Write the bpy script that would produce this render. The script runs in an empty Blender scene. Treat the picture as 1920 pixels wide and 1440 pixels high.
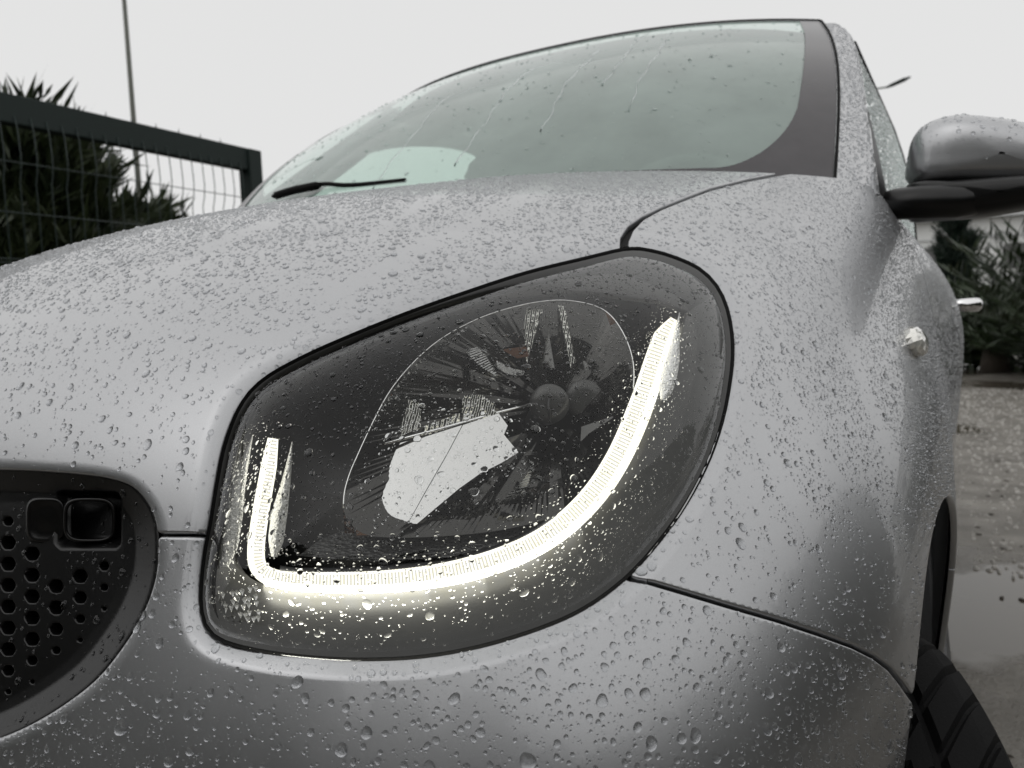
import bpy, math, random
import numpy as np
from mathutils import Vector, Matrix
from mathutils.bvhtree import BVHTree
random.seed(7); RNG = np.random.default_rng(11)
sc = bpy.context.scene
COL = sc.collection
R = math.radians

# ------------------------------------------------------------------ camera
F = 1400.0                                   # focal length in pixels of a 1920 wide frame
CAM = np.array([0.735, -0.30, 0.80]); YAW, PITCH, ROLL = R(28.5), R(-5.2), R(2.0)
FW = np.array([-math.sin(YAW)*math.cos(PITCH), math.cos(YAW)*math.cos(PITCH), math.sin(PITCH)])
_r0 = np.array([math.cos(YAW), math.sin(YAW), 0.0]); _u0 = np.cross(_r0, FW)
RT = _r0*math.cos(ROLL) - _u0*math.sin(ROLL); UP = np.cross(RT, FW)
cd = bpy.data.cameras.new('camera'); cam = bpy.data.objects.new('camera', cd); COL.objects.link(cam)
M = Matrix.Identity(4)
for i in range(3):
    M[i][0], M[i][1], M[i][2], M[i][3] = RT[i], UP[i], -FW[i], CAM[i]
cam.matrix_world = M
cd.sensor_width = 36.0; cd.lens = F/1920*36.0; cd.clip_start = 0.02; cd.clip_end = 2000
cd.dof.use_dof = True; cd.dof.focus_distance = 0.50; cd.dof.aperture_fstop = 11.0
sc.camera = cam

# ------------------------------------------------------------------ sky, sun, exposure
w = bpy.data.worlds.new('World'); sc.world = w; w.use_nodes = True
nt = w.node_tree; nt.nodes.clear()
sky = nt.nodes.new('ShaderNodeTexSky'); sky.sky_type = 'NISHITA'; sky.sun_disc = False
sky.sun_elevation = R(50); sky.sun_rotation = R(200); sky.dust_density = 6.0
hs = nt.nodes.new('ShaderNodeHueSaturation'); hs.inputs['Saturation'].default_value = 0.12
mx = nt.nodes.new('ShaderNodeMix'); mx.data_type = 'RGBA'; mx.inputs['Factor'].default_value = 0.86
mx.inputs[7].default_value = (8.5, 8.5, 8.46, 1)          # even stratus deck
bg = nt.nodes.new('ShaderNodeBackground'); bg.inputs['Strength'].default_value = 0.1
wo = nt.nodes.new('ShaderNodeOutputWorld')
nt.links.new(sky.outputs[0], hs.inputs['Color']); nt.links.new(hs.outputs[0], mx.inputs[6])
nt.links.new(mx.outputs[2], bg.inputs['Color']); nt.links.new(bg.outputs[0], wo.inputs['Surface'])
sd = bpy.data.lights.new('sun', 'SUN'); sd.energy = 0.6; sd.angle = R(165); sd.color = (1.0, 0.98, 0.95)
so = bpy.data.objects.new('sun', sd); COL.objects.link(so); so.rotation_euler = (R(35), R(8), R(10))
sc.view_settings.view_transform = 'Standard'; sc.view_settings.look = 'None'
sc.view_settings.exposure = 0.0; sc.view_settings.gamma = 1.0
sc.cycles.max_bounces = 14; sc.cycles.transparent_max_bounces = 24; sc.cycles.transmission_bounces = 12
sc.cycles.glossy_bounces = 8; sc.cycles.sample_clamp_indirect = 6.0; sc.cycles.use_denoising = True

# ------------------------------------------------------------------ geometry helpers
def proj(P):
    P = np.asarray(P, float); d = P - CAM; z = d @ FW
    return 960 + F*(d @ RT)/z, 720 - F*(d @ UP)/z, z
def ray(u, v): return FW + RT*((u-960)/F) - UP*((v-720)/F)
def atY(u, v, Y): d = ray(u, v); return CAM + d*((Y-CAM[1])/d[1])
def atX(u, v, X): d = ray(u, v); return CAM + d*((X-CAM[0])/d[0])
def atD(u, v, D): return CAM + ray(u, v)*D

def link(o, parent=None, label=None, cat=None, group=None, kind=None):
    COL.objects.link(o)
    if parent is not None:
        o.parent = parent
        if parent.type == 'EMPTY' and parent.parent is None: o.location = -parent.location
    if label: o['label'] = label
    if cat: o['category'] = cat
    if group: o['group'] = group
    if kind: o['kind'] = kind
    return o
def thing(name, loc, label, cat, group=None):
    e = bpy.data.objects.new(name, None); e.location = loc; e.empty_display_size = 0.1
    return link(e, None, label, cat, group)
def mesh_np(V, T, name='mesh', smooth=True, mat=None):
    V = np.ascontiguousarray(np.asarray(V, np.float32)[:, :3]); T = np.ascontiguousarray(np.asarray(T, np.int32))
    k = T.shape[1]
    me = bpy.data.meshes.new(name)
    me.vertices.add(len(V)); me.vertices.foreach_set('co', V.ravel())
    me.loops.add(T.size); me.loops.foreach_set('vertex_index', T.ravel())
    me.polygons.add(len(T)); me.polygons.foreach_set('loop_start', np.arange(0, T.size, k, dtype=np.int32))
    me.update(calc_edges=True)
    if smooth: me.polygons.foreach_set('use_smooth', np.ones(len(T), bool))
    if mat: me.materials.append(mat)
    return me
def obj_np(name, V, T, mat, parent=None, smooth=True, **kw):
    o = bpy.data.objects.new(name, mesh_np(V, T, name, smooth, mat)); return link(o, parent, **kw)
class MB:
    """collects polygons; build() links them as one mesh"""
    def __init__(s): s.v = []; s.f = []
    def poly(s, pts):
        b = len(s.v); s.v += [tuple(map(float, p)) for p in pts]; s.f.append(tuple(range(b, b+len(pts)))); return s
    def grid(s, rows, closed=False):
        b = len(s.v); n = len(rows[0])
        for r in rows: s.v += [tuple(map(float, p)) for p in r]
        for i in range(len(rows)-1):
            for j in range(n if closed else n-1):
                k = (j+1) % n; s.f.append((b+i*n+j, b+i*n+k, b+(i+1)*n+k, b+(i+1)*n+j))
        return s
    def box(s, c, h, rot=None):
        c = np.array(c, float); h = np.array(h, float); b = len(s.v)
        for dx in (-1, 1):
            for dy in (-1, 1):
                for dz in (-1, 1):
                    p = np.array([dx, dy, dz])*h
                    if rot is not None: p = rot @ p
                    s.v.append(tuple(c+p))
        for q in ((0,1,3,2),(4,6,7,5),(0,4,5,1),(2,3,7,6),(0,2,6,4),(1,5,7,3)): s.f.append(tuple(b+i for i in q))
        return s
    def tube(s, pts, rad, n=8, caps=True, flat=1.0):
        pts = [np.array(p, float) for p in pts]; m = len(pts)
        rads = rad if hasattr(rad, '__len__') else [rad]*m
        rings = []; ref = None
        for i in range(m):
            t = pts[min(i+1, m-1)] - pts[max(i-1, 0)]; t = t/(np.linalg.norm(t)+1e-12)
            if ref is None: ref = np.array([0, 0, 1.0]) if abs(t[2]) < 0.9 else np.array([1.0, 0, 0])
            a = ref - t*(ref @ t); a /= np.linalg.norm(a); ref = a; b2 = np.cross(t, a)
            rings.append([pts[i] + rads[i]*(math.cos(q)*a*flat + math.sin(q)*b2) for q in np.linspace(0, 2*math.pi, n, endpoint=False)])
        b = len(s.v); s.grid(rings, True)
        if caps: s.f.append(tuple(b+n-1-j for j in range(n))); s.f.append(tuple(b+(m-1)*n+j for j in range(n)))
        return s
    def lathe(s, prof, o, ax, n=48, a0=0, a1=2*math.pi):
        """profile of (radius, offset along the axis)"""
        ax = np.array(ax, float); ax /= np.linalg.norm(ax); o = np.array(o, float)
        e = np.array([0, 0, 1.0]) if abs(ax[2]) < .9 else np.array([1.0, 0, 0])
        e = e - ax*(e @ ax); e /= np.linalg.norm(e); g = np.cross(ax, e)
        rings = [[o + ax*h + r*(math.cos(q)*e + math.sin(q)*g) for q in np.linspace(a0, a1, n, endpoint=False)] for r, h in prof]
        return s.grid(rings, True)
    def build(s, name, mat, parent=None, smooth=False, bevel=0, **kw):
        me = bpy.data.meshes.new(name); me.from_pydata(s.v, [], s.f); me.update()
        if smooth: me.polygons.foreach_set('use_smooth', np.ones(len(me.polygons), bool))
        if mat: me.materials.append(mat)
        o = link(bpy.data.objects.new(name, me), parent, **kw)
        if bevel:
            b = o.modifiers.new('bevel', 'BEVEL'); b.width = bevel; b.segments = 2; b.limit_method = 'ANGLE'
        return o
def sdist(U, Vv, poly):
    """signed pixel distance to a closed outline, negative inside"""
    poly = np.asarray(poly, float); a = poly; b = np.roll(poly, -1, 0)
    d = np.full(U.shape, 1e9); ins = np.zeros(U.shape, bool)
    for (x0, y0), (x1, y1) in zip(a, b):
        ex, ey = x1-x0, y1-y0; L = ex*ex+ey*ey+1e-9
        t = np.clip(((U-x0)*ex+(Vv-y0)*ey)/L, 0, 1)
        d = np.minimum(d, np.hypot(U-x0-t*ex, Vv-y0-t*ey))
        if y0 != y1:
            c = ((y0 > Vv) != (y1 > Vv)) & (U < ex*(Vv-y0)/(y1-y0)+x0); ins ^= c
    return np.where(ins, -d, d)
def csmooth(pts, n=6, closed=False):
    """Catmull-Rom refinement of a polyline"""
    p = np.asarray(pts, float); m = len(p); out = []
    for i in range(m if closed else m-1):
        g = (lambda k: p[k % m]) if closed else (lambda k: p[min(max(k, 0), m-1)])
        a, b, c, d = g(i-1), g(i), g(i+1), g(i+2)
        for t in np.linspace(0, 1, n, endpoint=False):
            out.append(.5*((2*b)+(c-a)*t+(2*a-5*b+4*c-d)*t*t+(3*b-a-3*c+d)*t**3))
    if not closed: out.append(p[-1])
    return np.array(out)
def resamp(p, n, closed=False):
    p = np.asarray(p, float)
    if closed: p = np.vstack([p, p[:1]])
    s = np.r_[0, np.cumsum(np.linalg.norm(np.diff(p, axis=0), axis=1))]
    t = np.linspace(0, s[-1], n, endpoint=not closed)
    return np.stack([np.interp(t, s, p[:, k]) for k in range(p.shape[1])], 1)
def cut(V, T, g):
    """splits a triangle mesh where g = 0; returns V, triangles with g > 0, triangles with g < 0. Columns of V ride along."""
    g = np.where(np.abs(g) < 1e-7, 1e-7, g); s = g > 0
    k = s[T].sum(1); pos = [T[k == 3]]; neg = [T[k == 0]]; mixd = T[(k == 1) | (k == 2)]; km = k[(k == 1) | (k == 2)]
    if len(mixd) == 0: return V, pos[0], neg[0]
    odd = np.where((km == 1)[:, None], s[mixd], ~s[mixd]); i0 = odd.argmax(1); r = np.arange(len(mixd))
    A = mixd[r, i0]; B = mixd[r, (i0+1) % 3]; Cc = mixd[r, (i0+2) % 3]
    E = np.concatenate([np.stack([A, B], 1), np.stack([A, Cc], 1)]); E.sort(1)
    ue, inv = np.unique(E, axis=0, return_inverse=True); inv = inv.ravel()
    t = g[ue[:, 0]]/(g[ue[:, 0]]-g[ue[:, 1]])
    NV = V[ue[:, 0]]*(1-t)[:, None] + V[ue[:, 1]]*t[:, None]
    n0 = len(V); ab = inv[:len(A)]+n0; ac = inv[len(A):]+n0
    tip = np.stack([A, ab, ac], 1); q1 = np.stack([ab, B, Cc], 1); q2 = np.stack([ab, Cc, ac], 1)
    one = km == 1
    pos += [tip[one], q1[~one], q2[~one]]; neg += [tip[~one], q1[one], q2[one]]
    return np.vstack([V, NV]), np.vstack(pos), np.vstack(neg)
def compact(V, T):
    u, inv = np.unique(T, return_inverse=True); return V[u], inv.reshape(T.shape)
def vnormals(V, T):
    P = V[:, :3]; n = np.cross(P[T[:, 1]]-P[T[:, 0]], P[T[:, 2]]-P[T[:, 0]]); N = np.zeros_like(P)
    for k in range(3): np.add.at(N, T[:, k], n)
    return N/(np.linalg.norm(N, axis=1, keepdims=True)+1e-15)
def rim(V, T, depth=.007, lip=.0016):
    """turns the open border of a sheet inwards: a rolled edge with thickness"""
    V, T = compact(V[:, :3], T); N = vnormals(V, T)
    E = np.concatenate([T[:, [0, 1]], T[:, [1, 2]], T[:, [2, 0]]])
    key = np.sort(E, 1); _, idx, cnt = np.unique(key, axis=0, return_index=True, return_counts=True)
    B = E[idx[cnt == 1]]
    out = np.zeros_like(V); e = V[B[:, 1]]-V[B[:, 0]]
    for k in range(2): np.add.at(out, B[:, k], np.cross(e, N[B[:, k]]))
    out /= (np.linalg.norm(out, axis=1, keepdims=True)+1e-15)
    bv = np.unique(B); m = np.zeros(len(V), int); n0 = len(V); nb = len(bv); m[bv] = np.arange(nb)
    r1 = V[bv]+out[bv]*lip*.55-N[bv]*lip*.3; r2 = V[bv]+out[bv]*lip-N[bv]*lip*1.2; r3 = V[bv]+out[bv]*lip-N[bv]*depth
    a, b = B[:, 0], B[:, 1]; A, Bm = m[a], m[b]; faces = []
    lv = [a, A+n0, A+n0+nb, A+n0+2*nb]; lw = [b, Bm+n0, Bm+n0+nb, Bm+n0+2*nb]
    for q in range(3): faces += [np.stack([lv[q], lv[q+1], lw[q+1]], 1), np.stack([lv[q], lw[q+1], lw[q]], 1)]
    return np.vstack([V, r1, r2, r3]), np.vstack([T]+faces)

# ------------------------------------------------------------------ materials
class Mat:
    def __init__(s, name):
        s.m = bpy.data.materials.new(name); s.m.use_nodes = True; s.t = s.m.node_tree; s.t.nodes.clear()
        s.o = s.t.nodes.new('ShaderNodeOutputMaterial')
    def n(s, typ, **kw):
        x = s.t.nodes.new('ShaderNode'+typ)
        for k, v in kw.items():
            if hasattr(x, k): setattr(x, k, v)
            else: s.set(x, k.replace('_', ' '), v)
        return x
    def set(s, x, k, v):
        i = x.inputs[k]
        if hasattr(v, 'outputs'): s.t.links.new(v.outputs[0], i)
        elif isinstance(v, bpy.types.NodeSocket): s.t.links.new(v, i)
        elif isinstance(v, tuple) and len(v) == 3 and i.type == 'RGBA': i.default_value = (*v, 1)
        else: i.default_value = v
    def pr(s, **kw):
        p = s.n('BsdfPrincipled')
        for k, v in kw.items(): s.set(p, k.replace('_', ' '), v)
        s.t.links.new(p.outputs[0], s.o.inputs[0]); return p
    def coord(s, scale=(1, 1, 1)):
        c = s.n('TexCoord'); m = s.n('Mapping'); s.t.links.new(c.outputs['Object'], m.inputs[0]); m.inputs['Scale'].default_value = scale; return m
    def noise(s, scale, detail=3, vec=None, rough=.55):
        x = s.n('TexNoise'); x.inputs['Scale'].default_value = scale; x.inputs['Detail'].default_value = detail; x.inputs['Roughness'].default_value = rough
        s.t.links.new((vec or s.coord()).outputs[0], x.inputs['Vector']); return x
    def ramp(s, fac, stops):
        x = s.n('ValToRGB'); s.t.links.new(fac.outputs[0], x.inputs[0]); e = x.color_ramp.elements
        while len(e) < len(stops): e.new(.5)
        for el, (p, c) in zip(e, stops): el.position = p; el.color = (*c, 1) if isinstance(c, tuple) else (c, c, c, 1)
        return x
    def bump(s, h, strength=.2, dist=.01, normal=None):
        b = s.n('Bump'); b.inputs['Strength'].default_value = strength; b.inputs['Distance'].default_value = dist
        s.t.links.new(h.outputs[0], b.inputs['Height'])
        if normal: s.t.links.new(normal.outputs[0], b.inputs['Normal'])
        return b
MT = {}
def simple(name, col, rough=.5, metal=0.0, var=0.12, scale=30, bump=0.0, bscale=200, **kw):
    m = Mat(name); nz = m.noise(scale, 4)
    a = tuple(c*(1-var) for c in col); b = tuple(min(1, c*(1+var)) for c in col)
    p = m.pr(Base_Color=m.ramp(nz, [(.3, a), (.7, b)]), Roughness=rough, Metallic=metal, **kw)
    if bump: m.set(p, 'Normal', m.bump(m.noise(bscale, 3), bump, .002))
    MT[name] = m.m; return m.m

m = Mat('silver_paint')
fl = m.n('TexVoronoi'); fl.inputs['Scale'].default_value = 2600; m.t.links.new(m.coord().outputs[0], fl.inputs['Vector'])
base = m.ramp(fl, [(0, (.385, .390, .400)), (1, (.46, .465, .478))])
film = m.noise(9, 5); rr = m.ramp(film, [(.3, .31), (.75, .38)])
crr = m.ramp(m.noise(60, 4), [(.35, .02), (.8, .10)])
m.pr(Base_Color=base, Metallic=.92, Roughness=rr, Coat_Weight=.7, Coat_Roughness=crr, Coat_IOR=1.45); MT['paint'] = m.m
simple('black_plastic', (.003, .003, .0032), .3, bump=.05, bscale=900, Specular_IOR_Level=.4)
simple('gloss_black', (.006, .006, .007), .12)
simple('rubber', (.003, .003, .0032), .8, Specular_IOR_Level=.2, bump=.25, bscale=400)
simple('dark_body', (.006, .006, .006), .8)
simple('chrome', (.80, .80, .80), .05, 1.0, var=.03)

m = Mat('water'); g = m.n('BsdfGlass'); g.inputs['IOR'].default_value = 1.333; g.inputs['Roughness'].default_value = 0; g.inputs['Color'].default_value = (.99, .995, 1, 1)
m.t.links.new(g.outputs[0], m.o.inputs[0]); MT['water'] = m.m

def schlick(m, f0, gain=1.0):
    lw = m.n('LayerWeight'); lw.inputs['Blend'].default_value = .5
    pw = m.n('Math', operation='POWER'); m.t.links.new(lw.outputs['Facing'], pw.inputs[0]); pw.inputs[1].default_value = 5
    ma = m.n('Math', operation='MULTIPLY_ADD'); m.t.links.new(pw.outputs[0], ma.inputs[0]); ma.inputs[1].default_value = (1-f0)*gain; ma.inputs[2].default_value = f0
    return ma
def thin_glass(name, tint, f0, rough, haze=None, haze_col=(.8, .8, .8), gain=1.0):
    """thin pane: tinted transparency, a coat of reflection, and where the pane is misted a share of scattered light"""
    m = Mat(name)
    tr = m.n('BsdfTransparent', Color=tint); gl = m.n('BsdfGlossy', Color=(1, 1, 1)); gl.inputs['Roughness'].default_value = rough
    body = tr
    if haze:
        tl = m.n('BsdfTranslucent', Color=haze_col); df = m.n('BsdfDiffuse', Color=haze_col); h = m.n('MixShader'); h.inputs[0].default_value = .85
        m.t.links.new(tl.outputs[0], h.inputs[1]); m.t.links.new(df.outputs[0], h.inputs[2])
        b = m.n('MixShader'); r = m.ramp(m.noise(6, 5), [(.3, haze[0]), (.7, haze[1])])
        m.t.links.new(r.outputs[0], b.inputs[0]); m.t.links.new(tr.outputs[0], b.inputs[1]); m.t.links.new(h.outputs[0], b.inputs[2]); body = b
    ms = m.n('MixShader'); m.t.links.new(schlick(m, f0, gain).outputs[0], ms.inputs[0]); m.t.links.new(body.outputs[0], ms.inputs[1]); m.t.links.new(gl.outputs[0], ms.inputs[2])
    m.t.links.new(ms.outputs[0], m.o.inputs[0]); MT[name] = m.m; return m.m
thin_glass('lens', (.96, .965, .96), .022, .012)
#%%PART2
# ------------------------------------------------------------------ ground
m = Mat('wet_ground'); co = m.coord()
big = m.noise(.55, 5, co); mid = m.noise(6, 6, co); fine = m.noise(70, 4, co, .7)
wet = m.ramp(big, [(.47, 0), (.53, 1)])
dry = m.ramp(mid, [(.25, (.085, .076, .062)), (.5, (.17, .157, .136)), (.75, (.29, .272, .24))])
mxc = m.n('Mix', data_type='RGBA'); m.t.links.new(wet.outputs[0], mxc.inputs[0]); m.t.links.new(dry.outputs[0], mxc.inputs[6])
mxc.inputs[7].default_value = (.085, .074, .058, 1)
rg = m.ramp(big, [(.46, .5), (.54, .03)])
bs = m.n('Math', operation='SUBTRACT'); bs.inputs[0].default_value = 1; m.t.links.new(wet.outputs[0], bs.inputs[1])
bm_ = m.bump(fine, 1.0, .012); m.t.links.new(bs.outputs[0], bm_.inputs['Strength'])
p = m.pr(Roughness=rg, Normal=bm_); m.t.links.new(mxc.outputs[2], p.inputs['Base Color']); MT['ground'] = m.m
G = MB()
xs = np.r_[-600, -120, np.linspace(-30, 30, 41), 120, 600]
G.grid([[(x, y, 0) for x in xs] for y in xs]).build('ground', MT['ground'], kind='structure')

# ------------------------------------------------------------------ car body surface
CARLOC = (0, .95, 0)
car = thing('car', CARLOC, 'silver compact car covered in rain drops with its headlight lit', 'car')
# stations (x left, y back, z up) of the skin, from the middle of the nose round the corner to the flank, per belt from cowl to chin
TAB = [
 [(0,.66,1.004),(.16,.665,1.002),(.31,.68,.996),(.45,.71,.986),(.55,.745,.977),(.62,.79,.970),(.655,.83,.966),(.675,.87,.961),(.688,.93,.953),(.695,1.02,.945),(.705,1.3,.945),(.71,1.7,.95),(.70,2.4,.95)],
 [(0,.47,.968),(.16,.485,.966),(.31,.53,.960),(.45,.60,.950),(.55,.665,.943),(.625,.72,.935),(.668,.78,.926),(.695,.84,.918),(.712,.92,.910),(.725,1.02,.905),(.74,1.3,.905),(.745,1.7,.905),(.74,2.4,.9)],
 [(0,.30,.926),(.16,.315,.924),(.31,.36,.918),(.44,.44,.908),(.53,.52,.902),(.61,.61,.893),(.665,.69,.884),(.702,.78,.875),(.724,.88,.868),(.743,1.02,.865),(.772,1.3,.865),(.778,1.7,.865),(.77,2.4,.86)],
 [(0,.155,.876),(.15,.165,.876),(.30,.205,.872),(.42,.28,.863),(.51,.36,.857),(.59,.46,.848),(.655,.57,.838),(.70,.69,.828),(.729,.84,.822),(.755,1.02,.82),(.795,1.3,.82),(.805,1.7,.82),(.80,2.4,.81)],
 [(0,.048,.803),(.15,.055,.803),(.30,.085,.802),(.42,.142,.80),(.52,.238,.80),(.595,.336,.795),(.655,.455,.785),(.708,.60,.775),(.740,.78,.77),(.755,1.02,.768),(.81,1.3,.765),(.825,1.7,.765),(.82,2.4,.76)],
 [(0,-.016,.72),(.15,-.010,.72),(.30,.014,.72),(.42,.064,.72),(.525,.144,.72),(.60,.234,.72),(.66,.340,.715),(.714,.48,.71),(.752,.70,.705),(.772,1.02,.70),(.815,1.3,.70),(.83,1.7,.70),(.835,2.4,.70)],
 [(0,-.032,.64),(.15,-.028,.64),(.30,-.006,.64),(.42,.032,.64),(.53,.093,.64),(.61,.169,.64),(.67,.255,.64),(.728,.38,.64),(.766,.60,.635),(.780,1.02,.63),(.81,1.3,.63),(.825,1.7,.63),(.845,2.4,.63)],
 [(0,-.074,.55),(.155,-.069,.55),(.305,-.050,.55),(.435,-.014,.55),(.56,.046,.55),(.65,.116,.55),(.704,.203,.55),(.748,.33,.55),(.780,.56,.55),(.785,1.02,.55),(.805,1.3,.55),(.82,1.7,.55),(.85,2.4,.55)],
 [(0,-.128,.44),(.155,-.123,.44),(.31,-.104,.44),(.448,-.064,.44),(.58,.004,.44),(.674,.086,.44),(.716,.192,.44),(.757,.31,.44),(.782,.54,.44),(.785,1.02,.44),(.795,1.3,.44),(.805,1.7,.44),(.84,2.4,.44)],
 [(0,-.135,.28),(.155,-.13,.28),(.31,-.11,.28),(.448,-.068,.28),(.58,.0,.28),(.645,.125,.28),(.70,.21,.28),(.742,.33,.28),(.765,.55,.28),(.765,1.02,.26),(.775,1.3,.25),(.785,1.7,.25),(.82,2.4,.25)],
]
TAB = np.array(TAB)
mir = TAB[:, :0:-1].copy(); mir[..., 0] *= -1
TAB = np.concatenate([mir, TAB], 1)                     # columns -12 .. 12
def whit(A, lam, ax):
    n = A.shape[ax]; D = np.diff(np.eye(n), 2, axis=0); K = np.linalg.inv(np.eye(n)+lam*D.T@D)
    return np.moveaxis(np.tensordot(K, np.moveaxis(A, ax, 0), 1), 0, ax)
TAB = whit(whit(TAB, .25, 0), .12, 1)
def bsb(n, t):
    """interpolating uniform cubic B-spline: basis rows for parameters t over n data points"""
    t = np.asarray(t, float); i = np.clip(np.floor(t).astype(int), 0, n-2); f = t-i
    wts = np.stack([(1-f)**3, 3*f**3-6*f**2+4, -3*f**3+3*f**2+3*f+1, f**3], 1)/6
    E = np.zeros((len(t), n+2))
    for k in range(4): E[np.arange(len(t)), i+k] += wts[:, k]
    X = np.zeros((n+2, n)); X[1:-1] = np.eye(n); X[0, 0] = 2; X[0, 1] = -1; X[-1, -1] = 2; X[-1, -2] = -1
    Bm = E @ X
    i2 = np.arange(n); W = np.zeros((n, n+2))
    for a, b in ((0, 1/6), (1, 4/6), (2, 1/6)): W[i2, i2+a] += b
    return Bm @ np.linalg.inv(W @ X)
def S(cc, rr):
    Bc = bsb(25, np.asarray(cc)+12); Br = bsb(10, np.asarray(rr))
    return np.einsum('ri,cj,ijk->rck', Br, Bc, TAB)
def axis(*segs):
    out = [segs[0][0]]
    for a, b, n in segs: out += list(np.linspace(a, b, n+1)[1:])
    return np.array(out)
CC = axis((-12, -9, 12), (-9, -2, 50), (-2, 1.5, 110), (1.5, 6.2, 320), (6.2, 9, 96), (9, 12, 36))
RR = axis((0, 2.4, 90), (2.4, 8, 260), (8, 9, 30))
PS = S(CC, RR); nr, nc = PS.shape[:2]
V0 = PS.reshape(-1, 3); ii = (np.arange(nr-1)[:, None]*nc+np.arange(nc-1)[None]).ravel()
T0 = np.concatenate([np.stack([ii, ii+nc, ii+nc+1], 1), np.stack([ii, ii+nc+1, ii+1], 1)])
N0 = vnormals(V0, T0)
if N0[nc*(nr//2)+nc//2][1] > 0: T0 = T0[:, ::-1]; N0 = -N0

# outlines on the skin, given where they are seen from the photographer's stand
HL = csmooth([(1174,466),(1100,483),(986,511),(872,548),(759,588),(645,634),(559,673),(491,713),(451,759),(423,827),(408,896),(394,981),(383,1038),(376,1112),(380,1157),(394,1186),(428,1206),(502,1223),(588,1233),(679,1237),(787,1232),(901,1212),(1015,1177),(1100,1138),(1174,1083),(1231,1021),(1282,952),(1328,867),(1357,782),(1372,696),(1374,639),(1365,582),(1345,537),(1311,503),(1260,480),(1214,468)], 4, True)
GR = np.array([(-1500,868),(-600,872),(0,880),(60,882),(140,888),(200,896),(245,912),(275,945),(290,985),(293,1040),(285,1095),(262,1155),(225,1215),(175,1275),(110,1325),(50,1360),(0,1382),(-300,1440),(-1500,1500)], float)
GR[2:17] = GR[2:17]; GR = np.vstack([GR[:2], csmooth(GR[2:17], 4), GR[17:]])
LOW = [(-1500,1003),(292,1003),(380,1003),(1185,1082),(1280,1110),(1370,1137),(1460,1163),(1540,1190),(1600,1212),(1640,1232),(1670,1255),(1690,1280),(1725,1330),(1800,1480)]
HF = [(1174,462),(1172,446),(1183,426),(1205,408),(1240,390),(1280,374),(1330,355),(1400,338),(1470,325),(1545,312),(1640,296)]
HOODP = np.array([(-1500,1003),(292,1003),(380,1003),(700,1000),(1160,600)]+HF+[(1640,-900),(-1500,-900)], float)
FENDP = np.array([(1185,1082),(1000,900),(1160,600)]+HF+[(1640,-900),(6000,-900),(6000,1480)]+LOW[:2:-1][:-1], float)
BUMPP = np.array([(-1500,1003),(292,1003),(380,1003),(700,1000),(1000,900)]+LOW[3:]+[(1800,6000),(-1500,6000)], float)
MV = V0.copy(); MV[:, 0] = np.abs(MV[:, 0])
U0, W0, D0 = proj(MV)
pm = D0/F                                               # metres per pixel there
gh = sdist(U0, W0, HL)*pm; gg = sdist(U0, W0, GR)*pm
far = (MV[:, 1] > .9)
gh[far] = 1; gg[far] = 1
WR = .0125
def inset(x, w=WR): return np.clip(w-x, 0, None)
cols = {'gh': 3, 'gg': 4, 'ho': 5, 'fe': 6, 'bu': 7, 'nx': 8, 'ny': 9, 'nz': 10}
VV = np.column_stack([V0, gh, gg, -sdist(U0, W0, HOODP)*pm, -sdist(U0, W0, FENDP)*pm, -sdist(U0, W0, BUMPP)*pm, N0])
V1, Tp, Tn = cut(VV, T0, VV[:, 3]-WR); T1 = np.vstack([Tp, Tn])
V1, Tp, Tn = cut(V1, T1, V1[:, 3]-WR+.0032); T1 = np.vstack([Tp, Tn])
V1, Tp, Tn = cut(V1, T1, V1[:, 4]-.008); T1 = np.vstack([Tp, Tn])
BASE = BVHTree.FromPolygons([tuple(p) for p in V0.tolist()], T0.tolist())
def skin(u, v):
    """camera depth (along the view axis) of the skin at a pixel of the reference view"""
    d = ray(u, v); L = np.linalg.norm(d)
    h = BASE.ray_cast(Vector(CAM), Vector(d/L))
    return h[3]/L if h[0] is not None else None
def ring_in(V):
    """how far the skin turns in towards the lamp: a plain chamfer below and outside, a soft roll above and inside"""
    MVx = V[:, :3].copy(); MVx[:, 0] = np.abs(MVx[:, 0]); u, v, _ = proj(MVx)
    q = ((u-880)*.55+(v-880)*1.0); wch = np.clip((q+60)/240, 0, 1); wch = wch*wch*(3-2*wch)
    x = V[:, 3]; t = np.clip(WR-x, 0, WR+.002); b = .0016
    ch = .42*np.where(t < 2*b, t*t/(4*b), t-b)
    t2 = np.clip(.017-x, 0, .019); ro = .011*(t2/.017)**2.6
    return wch*ch+(1-wch)*ro
def displaced(V):
    P = V[:, :3].copy(); N = V[:, 8:11]; N = N/np.linalg.norm(N, axis=1, keepdims=True)
    d = ring_in(V) + np.where(V[:, 4] < .008, .15*np.clip(.008-V[:, 4], 0, .01)**2/.008, 0)
    return P - N*d[:, None]
RING = ring_in(V1); V1[:, :3] = displaced(V1)
WC = np.array([.695, .40, .25]); RARCH = .325           # wheel centre, arch radius
garch = np.hypot(V1[:, 1]-.5, V1[:, 2]-.285)-RARCH
garch2 = np.hypot(V1[:, 1]-2.33, V1[:, 2]-.285)-.325
isl = np.abs(V1[:, 0]) > .5
garch = np.where(isl, garch, 1.0); garch2 = np.where(isl, garch2, 1.0)
GAP = .0024
_u, _v, _ = proj(np.column_stack([np.abs(V1[:, 0]), V1[:, 1:3]])); NOTCH = .0032*np.exp(-((_u-1176)**2+(_v-452)**2)/42**2)
def panel(name, g, mat, **kw):
    Vc, Tk, _ = cut(V1, T1, g); Vc, Tk = compact(Vc, Tk)
    Vr, Tr = rim(Vc, Tk); obj_np(name, Vr, Tr, mat, car, **kw)
    return Vc[:, :3], Tk
DOORY = .955
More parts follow.
